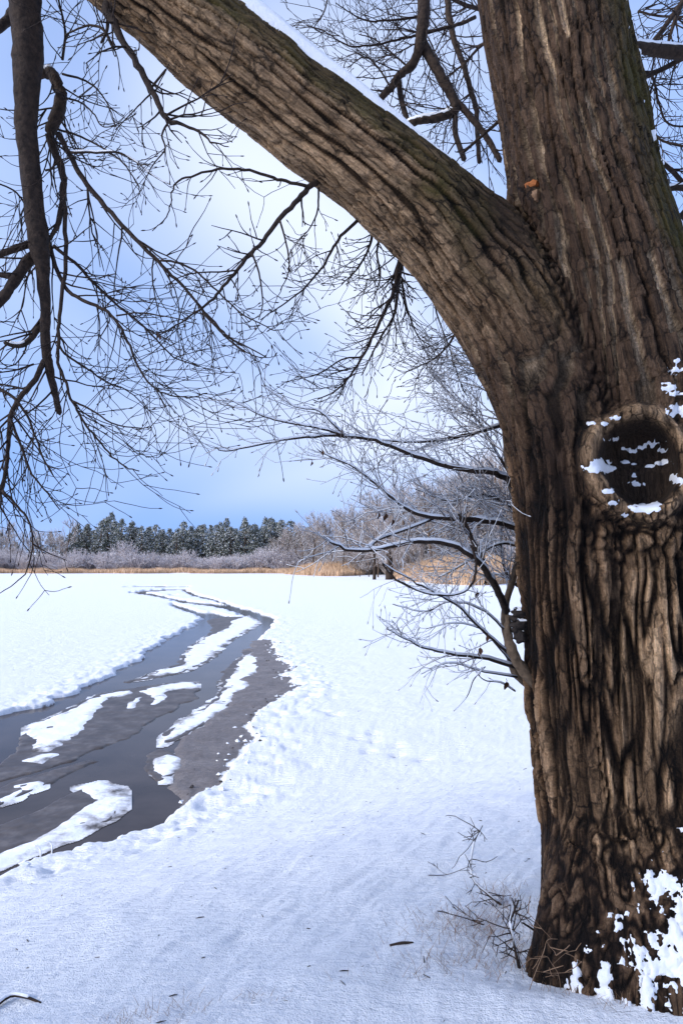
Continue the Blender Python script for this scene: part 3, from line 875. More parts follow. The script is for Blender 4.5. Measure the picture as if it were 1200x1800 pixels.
    tmpn = np.empty(n * 3, np.float32); me.vertex_normals.foreach_get('vector', tmpn); vn = tmpn.reshape(-1, 3)
    def shell(name, mask, thick, direction):
        """faces where mask > 0, lifted by thickness so the rim sinks into the bark"""
        keep = (mask[q] > -0.25).any(1)
        qq = q[keep]
        if len(qq) == 0: return
        used = np.unique(qq); re = np.full(n, -1); re[used] = np.arange(len(used))
        lift = np.where(mask > 0, thick * np.sqrt(np.clip(mask, 0, 1)), np.maximum(mask, -0.5) * 0.02) - 0.002
        vv = v[used] + direction[used] * lift[used][:, None]
        tag(obj(name, mesh_from(name, to_tree(vv), re[qq]), M_SNOW, tree), kind='stuff')
    nz = fbm(v * 16, 3, 201) - 0.5
    # windblown snow on the root flare, lower right
    side = ((px - 1000) * 230 + (py - 1765) * 160) / 280
    base = sstep(-50, 130, side) * (zz < 2.0) * (g[:, 1] < 0.45)
    streak = fbm(cs * np.array([24, 24, 9]), 4, 221)
    m = base * 0.66 - 0.44 + (streak - 0.5) * 3.6 + 0.5 * (h - 0.55) + (fbm(v * 75, 2, 204) - 0.5) * 1.6 - (h - 0.5) * 0.35 + 0.35 * vn[:, 2]
    m = np.where(base > 0.02, np.clip(m, -1, 1), -1)
    shell('root_snow', m, 0.012, vn.astype(float))
    # patches in and round the knot hole
    m = np.full(n, -1.0)
    for x, y, rx, ry in ((1045, 818, 22, 9), (1066, 824, 14, 6), (1078, 772, 13, 5), (1100, 789, 12, 5), (1112, 793, 16, 5), (1128, 788, 12, 4), (1150, 782, 20, 9), (1164, 792, 12, 6), (1168, 812, 12, 4), (1112, 836, 10, 5),
                         (1104, 848, 12, 4), (1120, 850, 13, 5), (1190, 842, 9, 9), (1066, 864, 9, 4), (1077, 884, 9, 5), (1095, 906, 6, 4), (1135, 894, 24, 6), (1150, 889, 10, 5), (1082, 735, 10, 3), (1062, 746, 6, 3), (1038, 744, 6, 3),
                         (1100, 812, 7, 2.5), (1140, 820, 8, 2.5), (1112, 816, 5, 2), (1195, 722, 18, 9), (1178, 682, 16, 6), (1170, 674, 8, 4), (1192, 690, 14, 6), (1188, 650, 16, 4), (1196, 635, 10, 4)):
        r_ = np.sqrt(((px - x) / rx) ** 2 + ((py - y) / ry) ** 2)
        m = np.maximum(m, np.where((v[:, 1] < 3.1) & (vn[:, 1] < 0.35), 1.08 - r_, -1))
    m = np.where(m > -0.6, m + nz * 1.8 + 2.2 * (fbm(v * 70, 2, 203) - 0.5) + 0.3 * vn[:, 2], m)
    shell('knot_snow', np.clip(m, -1, 1), 0.009, vn.astype(float) * 0.6 + np.array([0, 0, 0.5]))
    # specks on the mossy right side of the stem
    sp = fbm(cs * np.array([40, 40, 16]), 2, 231)
    m = (sp - 0.77) * 9 + sstep(0.55, 1.0, right) * 0.55 + 0.3 * vn[:, 2]
    m = np.where((right > 0.5) & (zz > 3.9) & (wl_ < 0.3) & (steep < 0.2), m, -1)
    shell('stem_snow', np.clip(m, -1, 1), 0.010, vn.astype(float))
    return v, g

VOX = 0.0075
TV, TG = build_trunk()

def limb_drift():
    a = smooth_path(LIMB[1:8], 70)
    c = P(a[:, 0], a[:, 1], a[:, 3]); r = a[:, 2] * a[:, 3] / F * 0.95
    tan = np.gradient(c, axis=0); tan /= np.linalg.norm(tan, axis=1)[:, None]
    up = np.array([0, 0, 1.0]) - tan * tan[:, 2:3]; up /= np.linalg.norm(up, axis=1)[:, None]
    back = np.cross(tan, up); back[back[:, 1] < 0] *= -1
    u = np.linspace(0, 1, 70)
    th = (0.062 * sstep(0, 0.2, u) * sstep(1.0, 0.55, u) + 0.004) * (0.9 + 0.25 * vnoise(c * 5, 8))
    k = 14; v = []
    for j in range(k):
        t = -0.52 + 0.95 * j / (k - 1)                       # angle round the limb, 0 = top
        prof = math.sin(math.pi * j / (k - 1)) ** 0.5
        wob = (vnoise(c * 16 + j * 3.1, 9) - 0.5) * 0.012
        v.append(c + (up * math.cos(t * 1.35) + back * math.sin(t * 1.35)) * (r + 0.006 + (th + wob) * prof - 0.03 * (j in (0, k - 1)))[:, None])
    v = np.stack(v, 1).reshape(-1, 3)
    i = np.arange(69)[:, None] * k; j = np.arange(k - 1)[None]
    q = np.stack([i + j, i + j + 1, i + k + j + 1, i + k + j], -1).reshape(-1, 4)
    obj('limb_snow', mesh_from('limb_snow', to_tree(v), q), M_SNOW, tree)
limb_drift()

def patch(name, px, py, pts, mat, lift=0.012):
    """a torn flake of bark standing on the stem"""
    c = march(px, py); g = tree_sdf(c[None])[1][0]; g /= np.linalg.norm(g)
    ex = np.cross([0, 0, 1.0], g); ex /= np.linalg.norm(ex); ey = np.cross(g, ex)
    ring = np.array([c + ex * a + ey * b + g * (lift * (0.4 + 0.6 * rng.random())) for a, b in pts])
    back = ring - g * 0.05
    ctr = ring.mean(0) + g * 0.010
    n = len(pts); v = np.vstack([ring, back, ctr])
    q = [[i, n + i, n + (i + 1) % n, (i + 1) % n] for i in range(n)]
    t = [[2 * n, i, (i + 1) % n] for i in range(n)]
    obj(name, mesh_from(name, to_tree(v), [np.array(q), np.array(t)], False), mat, tree)

patch('bark_scar', 934, 325, [(-0.034, 0.016), (-0.026, -0.004), (-0.020, -0.012), (0.022, -0.010), (0.030, 0.004), (0.016, 0.014), (0.004, 0.010), (-0.012, 0.020)], M_SCAR, 0.012)
patch('bark_scar', 938, 345, [(-0.020, 0.020), (-0.016, -0.010), (0.0, -0.030), (0.014, -0.024), (0.018, 0.004), (0.018, 0.022)], branch_mat('torn_bark_pale', (0.16, 0.085, 0.045), (0.34, 0.21, 0.125)), 0.011)

# ------------------------------------------------------------------ branches and twigs
def grow(mb, start, direction, length, r0, depth, spread, curl, sides=3, n=6, buds=True, wig=0.12):
    """a twig that bends towards curl and forks; all joined in mb"""
    d = direction / np.linalg.norm(direction)
    pts = [start]; p = start.copy()
    step = length / n
    for i in range(n):
        d = d + wig * rng.normal(size=3) * np.array([1, 0.8, 1]) + curl * (0.05 + 0.20 * i / n)
        d /= np.linalg.norm(d)
        p = p + d * step
        pts.append(p.copy())
    pts = np.array(pts)
    rad = np.linspace(r0, max(r0 * 0.35, 0.0013), n + 1)
    mb.tube(pts, rad, sides, cap=False)
    if buds and depth == 0:
        e = pts[-1]; mb.tube([e, e + d * 0.010, e + d * 0.018], [0.0022, 0.0034, 0.0008], 3, cap=False)
    if depth > 0:
        m = max(2, int(rng.integers(2, 5) * length / 0.30))
        for _ in range(min(m, 7)):
            i = rng.integers(1, n + 1)
            t = pts[i] - pts[i - 1]; t /= np.linalg.norm(t)
            side = rng.normal(size=3); side -= (side @ t) * t; side /= np.linalg.norm(side)
            a = rng.uniform(0.5, 1.15)
            grow(mb, pts[i], t * math.cos(a) + side * math.sin(a) * spread, length * rng.uniform(0.35, 0.75), max(r0 * 0.62, 0.0017),
                 depth - 1, spread, curl, sides, max(4, n - 1), buds, wig)

def branch(root, base, rows, d0, d1, r0, r1, twigs=0, tl=0.3, depth=1, mat=None, tmat=None, curl=(0, 0, 0.25), bias=(0, 0, 0), snow=0.0, n=None, rs=None, tw_from=0.1, sides=8, spread=1.0):
    """one traced branch (a part) with its twigs and snow (sub-parts)"""
    rows = np.array(rows, float)
    m = n or max(8, len(rows) * 4)
    t = np.linspace(0, 1, len(rows))
    rr = np.array(rs, float) if rs is not None else r0 + (r1 - r0) * t
    dd = d0 + (d1 - d0) * t
    a = smooth_path(np.column_stack([rows, dd, rr]), m)
    c = P(a[:, 0], a[:, 1], a[:, 2])
    rad = np.maximum(a[:, 3], 0.4) * a[:, 2] / F
    L = np.linalg.norm(np.diff(c, axis=0), axis=1).sum()
    c[1:-1] += rng.normal(size=(m - 2, 3)) * min(0.002, L * 0.002)
    mb = MB(); mb.tube(c - base, rad, sides if rad.max() > 0.008 else 5, wob=0.06 if rad.max() > 0.02 else 0.0)
    o = obj('branch', mb.mesh('branch'), mat or M_BRANCH, root)
    if twigs:
        tb = MB()
        for _ in range(int(twigs * (0.62 if root is tree else 1.25) + 0.5)):
            u = rng.uniform(tw_from, 1.0) ** 0.9
            i = min(m - 2, int(u * (m - 1)))
            tan = c[i + 1] - c[i]; tan /= np.linalg.norm(tan)
            side = rng.normal(size=3) * np.array([1, 0.85, 1]); side -= (side @ tan) * tan; side /= np.linalg.norm(side)
            ang = rng.uniform(0.45, 1.1)
            dr = tan * math.cos(ang) + side * math.sin(ang) + np.array(bias)
            grow(tb, c[i] - base, dr, tl * rng.uniform(0.45, 1.25), min(max(rad[i] * 0.55, 0.0021), 0.0056), depth, spread, np.array(curl))
        tag(obj('twigs', tb.mesh('twigs'), tmat or M_TWIG, o), kind='stuff')
    if snow > 0:
        tan = np.gradient(c, axis=0); tan /= np.linalg.norm(tan, axis=1)[:, None]
        flat = 1 - np.abs(tan[:, 2])
        run = []; sb = MB(); any_ = False
        gate = vnoise(c * 9, 5)
        for i in range(m + 1):
            ok = i < m and flat[i] > 0.25 and gate[i] < 0.35 + snow * 0.5
            if ok: run.append(i)
            else:
                if len(run) >= 3:
                    k = np.array(run)
                    th = rad[k] * 0.85 + 0.0015
                    th[0] *= 0.3; th[-1] *= 0.3
                    sb.tube(c[k] - base + np.outer(rad[k] * 0.55 + 0.001, [0, 0, 1]), th, 6); any_ = True
                run = []
        if any_: tag(obj('snow_cover', sb.mesh('snow_cover'), M_SNOW, o), kind='stuff')
    return o

def tb_(rows, d0, d1, r0, r1, twigs=0, **k):
    return branch(tree, TREE_BASE, rows, d0, d1, r0, r1, twigs, **k)

# the great hanging branch on the left and what grows on it
tb_([(-40, -250), (10, -130), (40, -40), (46, 40), (50, 100), (46, 190), (48, 250), (60, 350), (68, 430), (75, 470), (80, 550), (82, 620), (88, 655), (97, 690), (105, 726)], 2.95, 3.25, 0, 0, 12,
    rs=[26, 27, 27, 26, 25, 20, 18.5, 17, 17, 12, 9, 8, 7, 6, 5], n=60, tl=0.35, sides=14, tw_from=0.45)
tb_([(56, 135), (78, 128), (92, 130), (103, 150), (108, 175), (98, 210), (89, 235), (95, 262), (109, 300), (112, 340), (106, 380), (95, 408), (84, 428)], 3.2, 3.15, 0, 0, 26, rs=[9, 9, 10, 10, 11, 11, 9, 7, 6.5, 6, 5, 4, 2], tl=0.36, depth=2, sides=10, snow=0.9, n=50)
tb_([(112, 350), (117, 430), (114, 480), (106, 540), (103, 590), (104, 640), (115, 670), (128, 705), (145, 735), (165, 765), (195, 800), (220, 820), (245, 828)], 3.15, 3.0, 4.2, 1.0, 34, tl=0.38, depth=1, tw_from=0.25, curl=(0.1, 0, 0.12), bias=(0.25, 0, -0.15))
tb_([(103, 235), (125, 275), (150, 320), (185, 362), (225, 407), (275, 455), (300, 482), (330, 512), (352, 540), (390, 580), (415, 600), (468, 628)], 3.15, 2.9, 5.2, 1.0, 30, tl=0.36, depth=1, bias=(0.0, 0, -0.25))
tb_([(72, 438), (45, 465), (25, 495), (0, 530), (-60, 590)], 3.2, 3.0, 11, 8, 6, tl=0.35)
tb_([(58, 428), (20, 440), (-20, 456), (-60, 470)], 3.2, 3.1, 7, 5, 4, tl=0.3)
tb_([(20, 487), (0, 483), (-40, 480)], 3.1, 3.1, 5, 5)
tb_([(73, 568), (55, 595), (35, 608), (10, 603)], 3.2, 3.15, 6, 4, 8, tl=0.25, snow=0.9)
tb_([(87, 622), (73, 645), (60, 670), (35, 700), (20, 730), (16, 770), (12, 820), (0, 870), (-12, 905)], 3.2, 3.05, 5.5, 3, 26, tl=0.33, depth=1, tw_from=0.2)
tb_([(-25, 672), (20, 695), (45, 725), (60, 760), (75, 800), (95, 838)], 3.0, 2.9, 3.2, 1, 20, tl=0.32, depth=1, bias=(0.15, 0, -0.2))
tb_([(18, 735), (40, 790), (55, 830), (80, 862), (105, 895)], 3.1, 2.95, 2.8, 1, 22, tl=0.3, depth=1, bias=(0.15, 0, -0.2))
tb_([(5, 862), (30, 888), (50, 915), (58, 950), (52, 990), (38, 1017), (0, 1043)], 3.0, 2.9, 2.6, 0.8, 6, tl=0.14, depth=1)
tb_([(57, 955), (85, 972), (118, 985)], 2.95, 2.95, 1.4, 0.7, 2, tl=0.06, depth=0)
tb_([(86, 425), (100, 470), (117, 508), (150, 530), (185, 545), (205, 565), (225, 600), (235, 625), (255, 665), (285, 690), (330, 698), (364, 691)], 3.2, 2.85, 4, 0.9, 44, tl=0.36, depth=1, curl=(0.08, 0, 0.14), bias=(0.3, 0, -0.2), tw_from=0.02)
tb_([(205, 555), (245, 550), (300, 558), (350, 570)], 3.0, 2.9, 1.7, 0.8, 8, tl=0.2, depth=1)
tb_([(95, 432), (135, 465), (168, 500), (205, 535), (255, 575), (300, 625), (350, 645)], 3.25, 3.2, 3.2, 0.9, 30, tl=0.36, depth=1, bias=(0.2, 0, -0.2), curl=(0.08, 0, 0.1))
tb_([(100, 600), (118, 625), (150, 645), (185, 670), (230, 690), (270, 730)], 3.3, 3.3, 2.4, 0.8, 26, tl=0.34, depth=1, bias=(0.25, 0, -0.1))
tb_([(128, 705), (160, 720), (200, 745), (240, 752), (268, 752)], 3.05, 3.0, 2, 0.8, 12, tl=0.25, depth=1)
tb_([(25, 18), (10, 40), (-20, 62)], 3.2, 3.1, 9, 8)
tb_([(-10, 320), (25, 335), (45, 360), (60, 395)], 3.0, 3.2, 1.4, 2.0, 14, tl=0.3, depth=1, bias=(-0.2, 0, -0.1))
tb_([(60, 640), (30, 650), (0, 655)], 3.3, 3.2, 2, 1.2, 16, tl=0.3, depth=1, bias=(-0.2, 0, -0.2))
tb_([(80, 300), (95, 290), (100, 230)], 3.3, 3.3, 2, 1.5, 12, tl=0.3, depth=1, tw_from=0.0)
# from the arching limb
tb_([(215, -15), (188, 15), (200, 38), (215, 70), (240, 110), (262, 150), (280, 185), (297, 213), (320, 218), (350, 232), (372, 250), (402, 258)], 2.85, 2.75, 0, 0, 30, rs=[10, 9, 7.5, 6.5, 6, 5.5, 5, 4.5, 3, 2.4, 1.6, 0.8], tl=0.27, depth=1, n=44)
tb_([(190, 30), (188, 55), (178, 75)], 2.85, 2.9, 3.5, 2, 4, tl=0.2, depth=1)
tb_([(200, 85), (188, 62), (175, 47), (150, 46), (115, 62)], 2.9, 3.0, 3.2, 1.4, 24, tl=0.28, depth=1, tw_from=0.0)
tb_([(110, 105), (115, 60), (108, 20), (95, -30)], 3.1, 3.1, 2.6, 1.6, 24, tl=0.3, depth=1, tw_from=0.0)
tb_([(296, 214), (285, 238), (290, 262), (268, 292), (252, 325)], 2.8, 2.8, 2.2, 0.7, 12, tl=0.16, depth=1)
tb_([(265, 165), (240, 190), (203, 228)], 2.8, 2.8, 1.6, 0.8, 5, tl=0.15)
tb_([(268, 152), (292, 122)], 2.8, 2.8, 2.2, 2.0)
tb_([(103, 228), (140, 240), (180, 260), (215, 285), (240, 320), (248, 345)], 3.15, 3.0, 2.2, 0.8, 10, tl=0.22, depth=1)
tb_([(125, 268), (165, 268), (205, 268), (240, 285), (270, 310), (300, 325)], 3.1, 3.0, 2.7, 0.8, 14, tl=0.24, depth=1, snow=0.8)
tb_([(110, 130), (150, 142), (178, 165), (195, 195), (204, 222)], 3.15, 3.0, 2.2, 0.8, 12, tl=0.2, depth=1)
tb_([(114, 172), (142, 180), (165, 200), (180, 222), (205, 222)], 3.15, 3.0, 2.0, 0.8, 10, tl=0.22, depth=1)
tb_([(560, 318), (545, 327), (520, 355), (490, 387), (460, 425), (430, 460), (400, 495), (375, 525), (350, 545), (320, 565), (278, 590)], 2.9, 2.6, 5.5, 1.0, 26, tl=0.20, depth=1, bias=(0.1, 0, -0.25))
tb_([(542, 328), (500, 318), (470, 308), (430, 298), (390, 297), (350, 305), (315, 318), (303, 335), (300, 360), (290, 385), (268, 406)], 2.85, 2.7, 3.2, 0.8, 16, tl=0.13, depth=0, bias=(0, 0, -0.3), curl=(0, 0, 0.05))
tb_([(492, 388), (500, 415), (507, 450), (507, 480), (493, 510)], 2.75, 2.75, 2.0, 0.9, 8, tl=0.14, depth=1)
tb_([(443, 445), (455, 480), (462, 530), (455, 562)], 2.7, 2.7, 2.0, 0.9, 8, tl=0.14, depth=1)
tb_([(418, 475), (380, 478), (345, 480), (310, 490), (288, 506)], 2.7, 2.7, 1.7, 0.8, 6, tl=0.13, depth=1)
tb_([(283, 458), (310, 462), (340, 475), (370, 500), (395, 525), (430, 555), (450, 565), (480, 580), (500, 578)], 2.9, 2.75, 2.2, 0.8, 14, tl=0.16, depth=1, bias=(0, 0, -0.3))
tb_([(357, 550), (385, 580), (405, 600), (435, 620), (460, 630)], 2.65, 2.65, 2.2, 0.9, 10, tl=0.14, depth=1, bias=(0, 0, -0.3))
tb_([(640, 375), (620, 395), (595, 420), (580, 447), (570, 465), (550, 490), (525, 515), (490, 540), (458, 562)], 3.0, 2.8, 3.2, 0.9, 26, tl=0.19, depth=1, bias=(0, 0, -0.25))
tb_([(560, 330), (558, 370), (545, 400), (520, 430)], 2.9, 2.9, 2, 0.9, 12, tl=0.17, depth=1, bias=(0, 0, -0.25))
# hanging spray behind the limb
tb_([(712, 410), (705, 440), (700, 470), (693, 505), (680, 540), (660, 580), (640, 620), (620, 655), (592, 685), (558, 702)], 3.4, 3.4, 5, 1.0, 60, tl=0.25, depth=1, tw_from=0.05, bias=(-0.35, 0, 0))
tb_([(706, 460), (700, 500), (697, 530), (690, 560), (670, 590), (650, 630), (635, 660)], 3.5, 3.5, 3.6, 0.9, 34, tl=0.23, depth=1, bias=(-0.3, 0, 0))
tb_([(705, 490), (712, 530), (722, 562), (735, 592), (760, 610)], 3.5, 3.5, 2.4, 0.9, 24, tl=0.23, depth=1)
tb_([(815, 545), (808, 565), (800, 585), (785, 610), (760, 632), (735, 645)], 3.3, 3.3, 3.2, 0.9, 20, tl=0.22, depth=1)
tb_([(655, 400), (650, 430), (630, 470), (600, 500)], 3.4, 3.4, 3, 0.9, 30, tl=0.24, depth=1, bias=(-0.2, 0, -0.1))
tb_([(668, 412), (662, 445), (668, 485), (655, 530)], 3.5, 3.5, 2.4, 0.9, 26, tl=0.2, depth=1)
tb_([(745, 470), (760, 520), (770, 560), (785, 600), (800, 650), (815, 690)], 3.5, 3.5, 2, 0.8, 26, tl=0.22, depth=1)
tb_([(632, 628), (600, 632), (560, 657), (498, 672)], 3.4, 3.3, 1.8, 0.8, 6, tl=0.14, depth=1)
# branches seen through the fork
tb_([(775, -140), (748, -40), (744, 30), (740, 62), (733, 95), (722, 118), (700, 134), (690, 150), (672, 170), (655, 195)], 4.2, 4.4, 0, 0, 20, rs=[13, 12, 11.5, 10, 8.5, 7.5, 7, 6.5, 6, 5], tl=0.5, depth=2, sides=10, n=44)
tb_([(738, 55), (745, 80), (762, 112), (782, 147), (798, 178), (797, 195), (775, 206), (740, 212), (712, 219)], 4.3, 4.3, 0, 0, 12, rs=[9, 9, 9, 9, 8.5, 8, 7.5, 7, 6], tl=0.45, depth=2, sides=10, snow=0.5, n=44)
tb_([(800, 176), (830, 210), (855, 242), (878, 282)], 4.3, 4.3, 6, 5, 10, tl=0.4, depth=1, snow=0.6)
tb_([(778, -60), (786, 0), (795, 60), (810, 105), (825, 150), (835, 190), (838, 230), (842, 285)], 4.6, 4.6, 6, 4, 22, tl=0.45, depth=2)
tb_([(700, 140), (705, 175), (716, 215)], 4.4, 4.4, 5, 5, 4, tl=0.3)
tb_([(800, 205), (800, 235), (815, 280)], 4.3, 4.3, 5, 5, 4, tl=0.3)
tb_([(835, 30), (800, 45), (772, 52), (740, 60), (720, 65), (690, 72), (650, 80), (610, 80), (580, 60), (550, 48)], 4.5, 4.2, 3.4, 0.8, 36, tl=0.32, depth=1)
tb_([(745, 28), (715, 33), (690, 35), (650, 37), (620, 25), (590, 5)], 4.4, 4.2, 2.4, 0.8, 30, tl=0.32, depth=1)
tb_([(870, 60), (840, 85), (815, 112), (785, 135)], 4.8, 4.8, 3.2, 1.5, 16, tl=0.35, depth=1)
tb_([(880, 210), (850, 236), (812, 270)], 3.5, 3.5, 3.2, 2.6, 4, tl=0.2)
tb_([(868, 20), (820, 10), (780, -10)], 5.2, 5.0, 4, 3, 20, tl=0.5, depth=2)
tb_([(600, -80), (580, -20), (570, 20), (552, 48)], 3.4, 3.4, 2, 0.9, 8, tl=0.2, depth=1)
tb_([(720, 120), (690, 95), (660, 70), (630, 60)], 4.5, 4.5, 2, 0.8, 22, tl=0.3, depth=1)
tb_([(690, 160), (665, 120), (640, 100), (610, 120)], 4.5, 4.5, 2, 0.8, 22, tl=0.3, depth=1)
# right of the stem
tb_([(1085, 78), (1120, 84), (1160, 89), (1260, 102)], 3.6, 3.7, 9, 12, 4, tl=0.3, snow=0.95, sides=10)
tb_([(1230, 85), (1170, 118), (1118, 143)], 3.8, 3.9, 5, 4, 16, tl=0.4, depth=1)
tb_([(1215, -20), (1165, 50), (1138, 82)], 4.2, 4.2, 5, 3, 18, tl=0.4, depth=1)
tb_([(1205, -10), (1182, 45), (1172, 84)], 4.3, 4.3, 4, 2.6, 16, tl=0.4, depth=1)
tb_([(1145, 130), (1150, 150), (1158, 185), (1176, 219), (1230, 222)], 4.0, 4.0, 2.4, 1.6, 24, tl=0.35, depth=1)
tb_([(1148, 275), (1180, 300), (1215, 340)], 3.7, 3.7, 4.5, 4, 10, tl=0.3, depth=1, snow=0.5)
tb_([(1162, 338), (1185, 330), (1240, 332)], 3.6, 3.6, 4, 7, 4, tl=0.3, snow=0.9)
tb_([(1235, 340), (1195, 390), (1178, 425)], 3.6, 3.6, 12, 8, sides=10)
tb_([(1120, 20), (1160, 28), (1230, 30)], 4.6, 4.6, 2, 2, 30, tl=0.5, depth=1, tw_from=0.0)
tb_([(1140, 230), (1170, 250), (1230, 262)], 4.6, 4.6, 2, 2, 26, tl=0.5, depth=1, tw_from=0.0)

# ------------------------------------------------------------------ sapling shoots beside the trunk
SB = P(925, 1200, 3.3)
shr = tag(empty('bare_sapling', SB), 'bare young shoots with snow lined branches growing from the broken stub on the old trunk', 'sapling')
def sb_(rows, d0, d1, r0, r1, twigs=0, **k):
    k.setdefault('snow', 0.8); k.setdefault('tmat', M_TWIGSNOW); k.setdefault('curl', (-0.05, 0, 0.12))
    return branch(shr, SB, rows, d0, d1, r0, r1, twigs, **k)
stem = branch(shr, SB, [(950, 1215), (925, 1200), (905, 1178), (893, 1130), (886, 1085), (894, 1040), (916, 960), (914, 910), (902, 860), (890, 800), (885, 745), (880, 690), (872, 650)], 3.35, 3.3, 0, 0, 26,
              rs=[8, 9, 9, 8, 7, 6, 7, 8, 7, 5, 4, 4, 3], mat=M_TAN, tmat=M_TWIGSNOW, tl=0.34, depth=2, bias=(-0.6, 0.2, 0), sides=10, n=50, tw_from=0.35)
stem.name = 'stem'
sb_([(905, 855), (880, 835), (850, 828), (800, 822), (740, 805), (690, 785), (640, 770), (580, 766), (520, 770), (460, 780), (400, 792), (378, 787)], 3.3, 2.9, 6.2, 0.9, 22, tl=0.20, depth=1, bias=(-0.3, 0, 0.1))
sb_([(605, 765), (560, 752), (500, 742), (460, 730), (430, 715), (396, 700)], 3.05, 2.9, 2.6, 0.8, 10, tl=0.14, depth=0, bias=(-0.3, 0, 0.1))
sb_([(885, 747), (830, 762), (760, 775), (690, 775), (620, 766)], 3.4, 3.3, 4, 1.2, 22, tl=0.26, depth=2, bias=(-0.2, 0, 0.1))
sb_([(602, 762), (585, 745), (560, 722), (520, 715), (480, 690), (460, 677)], 3.05, 2.95, 2.2, 0.7, 6, tl=0.12, depth=0)
sb_([(918, 932), (860, 915), (800, 912), (740, 905), (700, 885), (660, 850), (620, 820), (560, 792)], 3.3, 3.0, 6, 1.0, 26, tl=0.25, depth=2, bias=(-0.35, 0, 0.05), snow=1.0)
sb_([(890, 1075), (875, 1040), (858, 1010), (835, 982), (790, 957), (740, 951), (690, 960), (640, 968), (600, 962), (568, 944)], 3.3, 2.8, 7, 2.2, 18, tl=0.22, depth=1, bias=(-0.2, 0, 0.1), snow=1.0, curl=(-0.02, 0, 0.05))
sb_([(860, 1012), (845, 980), (830, 950), (818, 922), (806, 905)], 3.2, 3.2, 5, 3, 10, tl=0.25, depth=1)
sb_([(640, 967), (665, 948), (700, 935), (760, 912)], 2.92, 3.2, 3, 2.6, 6, tl=0.15, depth=1, snow=1.0)
sb_([(905, 1172), (850, 1156), (800, 1150), (750, 1140), (710, 1122), (679, 1105)], 3.25, 3.0, 4.2, 0.9, 10, tl=0.2, depth=1, bias=(-0.2, 0, 0))
sb_([(895, 1150), (850, 1110), (800, 1062), (760, 1040), (720, 1018), (672, 990)], 3.25, 3.0, 3.2, 1.0, 10, tl=0.2, depth=1, bias=(-0.25, 0, 0))
sb_([(908, 1190), (850, 1180), (790, 1165), (740, 1185)], 3.25, 3.1, 2.4, 0.8, 6, tl=0.17, depth=1)
sb_([(890, 1110), (845, 1070), (790, 1058), (745, 1075), (690, 1062)], 3.3, 3.1, 2.2, 0.8, 10, tl=0.2, depth=1)
sb_([(672, 992), (700, 1022), (760, 1045), (810, 1042), (832, 1020), (836, 985), (828, 960)], 3.0, 3.1, 2.0, 2.4, 4, tl=0.12, depth=0)
sb_([(898, 1165), (870, 1130), (845, 1105), (800, 1095), (750, 1105)], 3.3, 3.1, 2.2, 0.8, 8, tl=0.18, depth=1)
sb_([(912, 960), (880, 955), (840, 975), (800, 1000), (770, 1015)], 3.5, 3.5, 3, 1.0, 24, tl=0.26, depth=2, bias=(-0.2, 0, 0.1))
sb_([(914, 905), (880, 880), (840, 870), (790, 880), (730, 860)], 3.6, 3.5, 3, 1.0, 30, tl=0.28, depth=2, bias=(-0.3, 0, 0.1))
sb_([(900, 840), (870, 790), (840, 740), (800, 700), (760, 660)], 3.6, 3.5, 3, 0.8, 24, tl=0.28, depth=2, bias=(-0.3, 0, 0.1))
sb_([(880, 690), (850, 660), (820, 640), (790, 640)], 3.6, 3.6, 2, 0.8, 16, tl=0.25, depth=2, bias=(-0.3, 0, 0.1))
sb_([(910, 1030), (890, 1010), (880, 960), (885, 900)], 3.7, 3.7, 3.4, 1.4, 26, tl=0.24, depth=2, bias=(-0.2, 0, 0.2), snow=0.5)
sb_([(905, 1215), (880, 1200), (850, 1195), (832, 1175)], 3.2, 3.1, 1.5, 0.8, 3, tl=0.1, depth=0)
sb_([(852, 1172), (832, 1195), (820, 1225), (797, 1250)], 3.1, 3.0, 1.2, 0.7, 0)

def leaf(px, py, d, size, parent, base):
    """a curled dead leaf hanging by its stalk"""
    c = P(px, py, d) - base
    k = rng.uniform(-0.4, 0.4)
    size *= 0.85; rows = [(0.0, 0.04), (0.22, 0.24), (0.5, 0.34), (0.78, 0.20), (1.0, 0.03)]
    v = []
    yaw = rng.uniform(-0.8, 0.8); cy, sy = math.cos(yaw), math.sin(yaw)
    for t, w in rows:
        for s in (-1, -0.35, 0.35, 1):
            x = s * w * (0.55 + 0.7 * rng.random()) + 0.10 * math.sin(t * 5); y = 0.55 * (1 - s * s) * w + 0.25 * t * t + 0.09 * rng.normal(); z = -t + 0.12 * abs(s) + k * 0.3 * x
            v.append((x * cy - y * sy, x * sy + y * cy, z))
    v = np.array(v) * size + c
    q = [[r * 4 + i, r * 4 + i + 1, r * 4 + i + 5, r * 4 + i + 4] for r in range(4) for i in range(3)]
    v2 = v + np.array([0.2, 0.97, 0.0]) * 0.0015
    q2 = [[20 + a for a in reversed(f)] for f in q]
    mb = MB(); mb.add(np.vstack([v, v2]), np.array(q + q2))
    mb.tube([c + np.array([0, 0, size * 0.5]), c + np.array([0.1 * size, 0, 0.2 * size]), c], [0.0012, 0.0012, 0.0015], 4)
    obj('dead_leaf', mb.mesh('dead_leaf'), M_LEAF, parent)
for a in ((843, 1140, 3.1, 0.045), (856, 1118, 3.1, 0.035), (889, 1200, 3.15, 0.045), (838, 1040, 3.1, 0.04), (852, 1022, 3.15, 0.03), (677, 903, 3.0, 0.045), (690, 915, 3.05, 0.04), (566, 792, 2.95, 0.030), (548, 812, 2.95, 0.022), (666, 903, 3.02, 0.03)):
    leaf(*a, shr, SB)
for a in ((276, 586, 2.6, 0.026), (281, 590, 2.62, 0.022), (448, 575, 2.65, 0.018)):
    leaf(*a, tree, TREE_BASE)

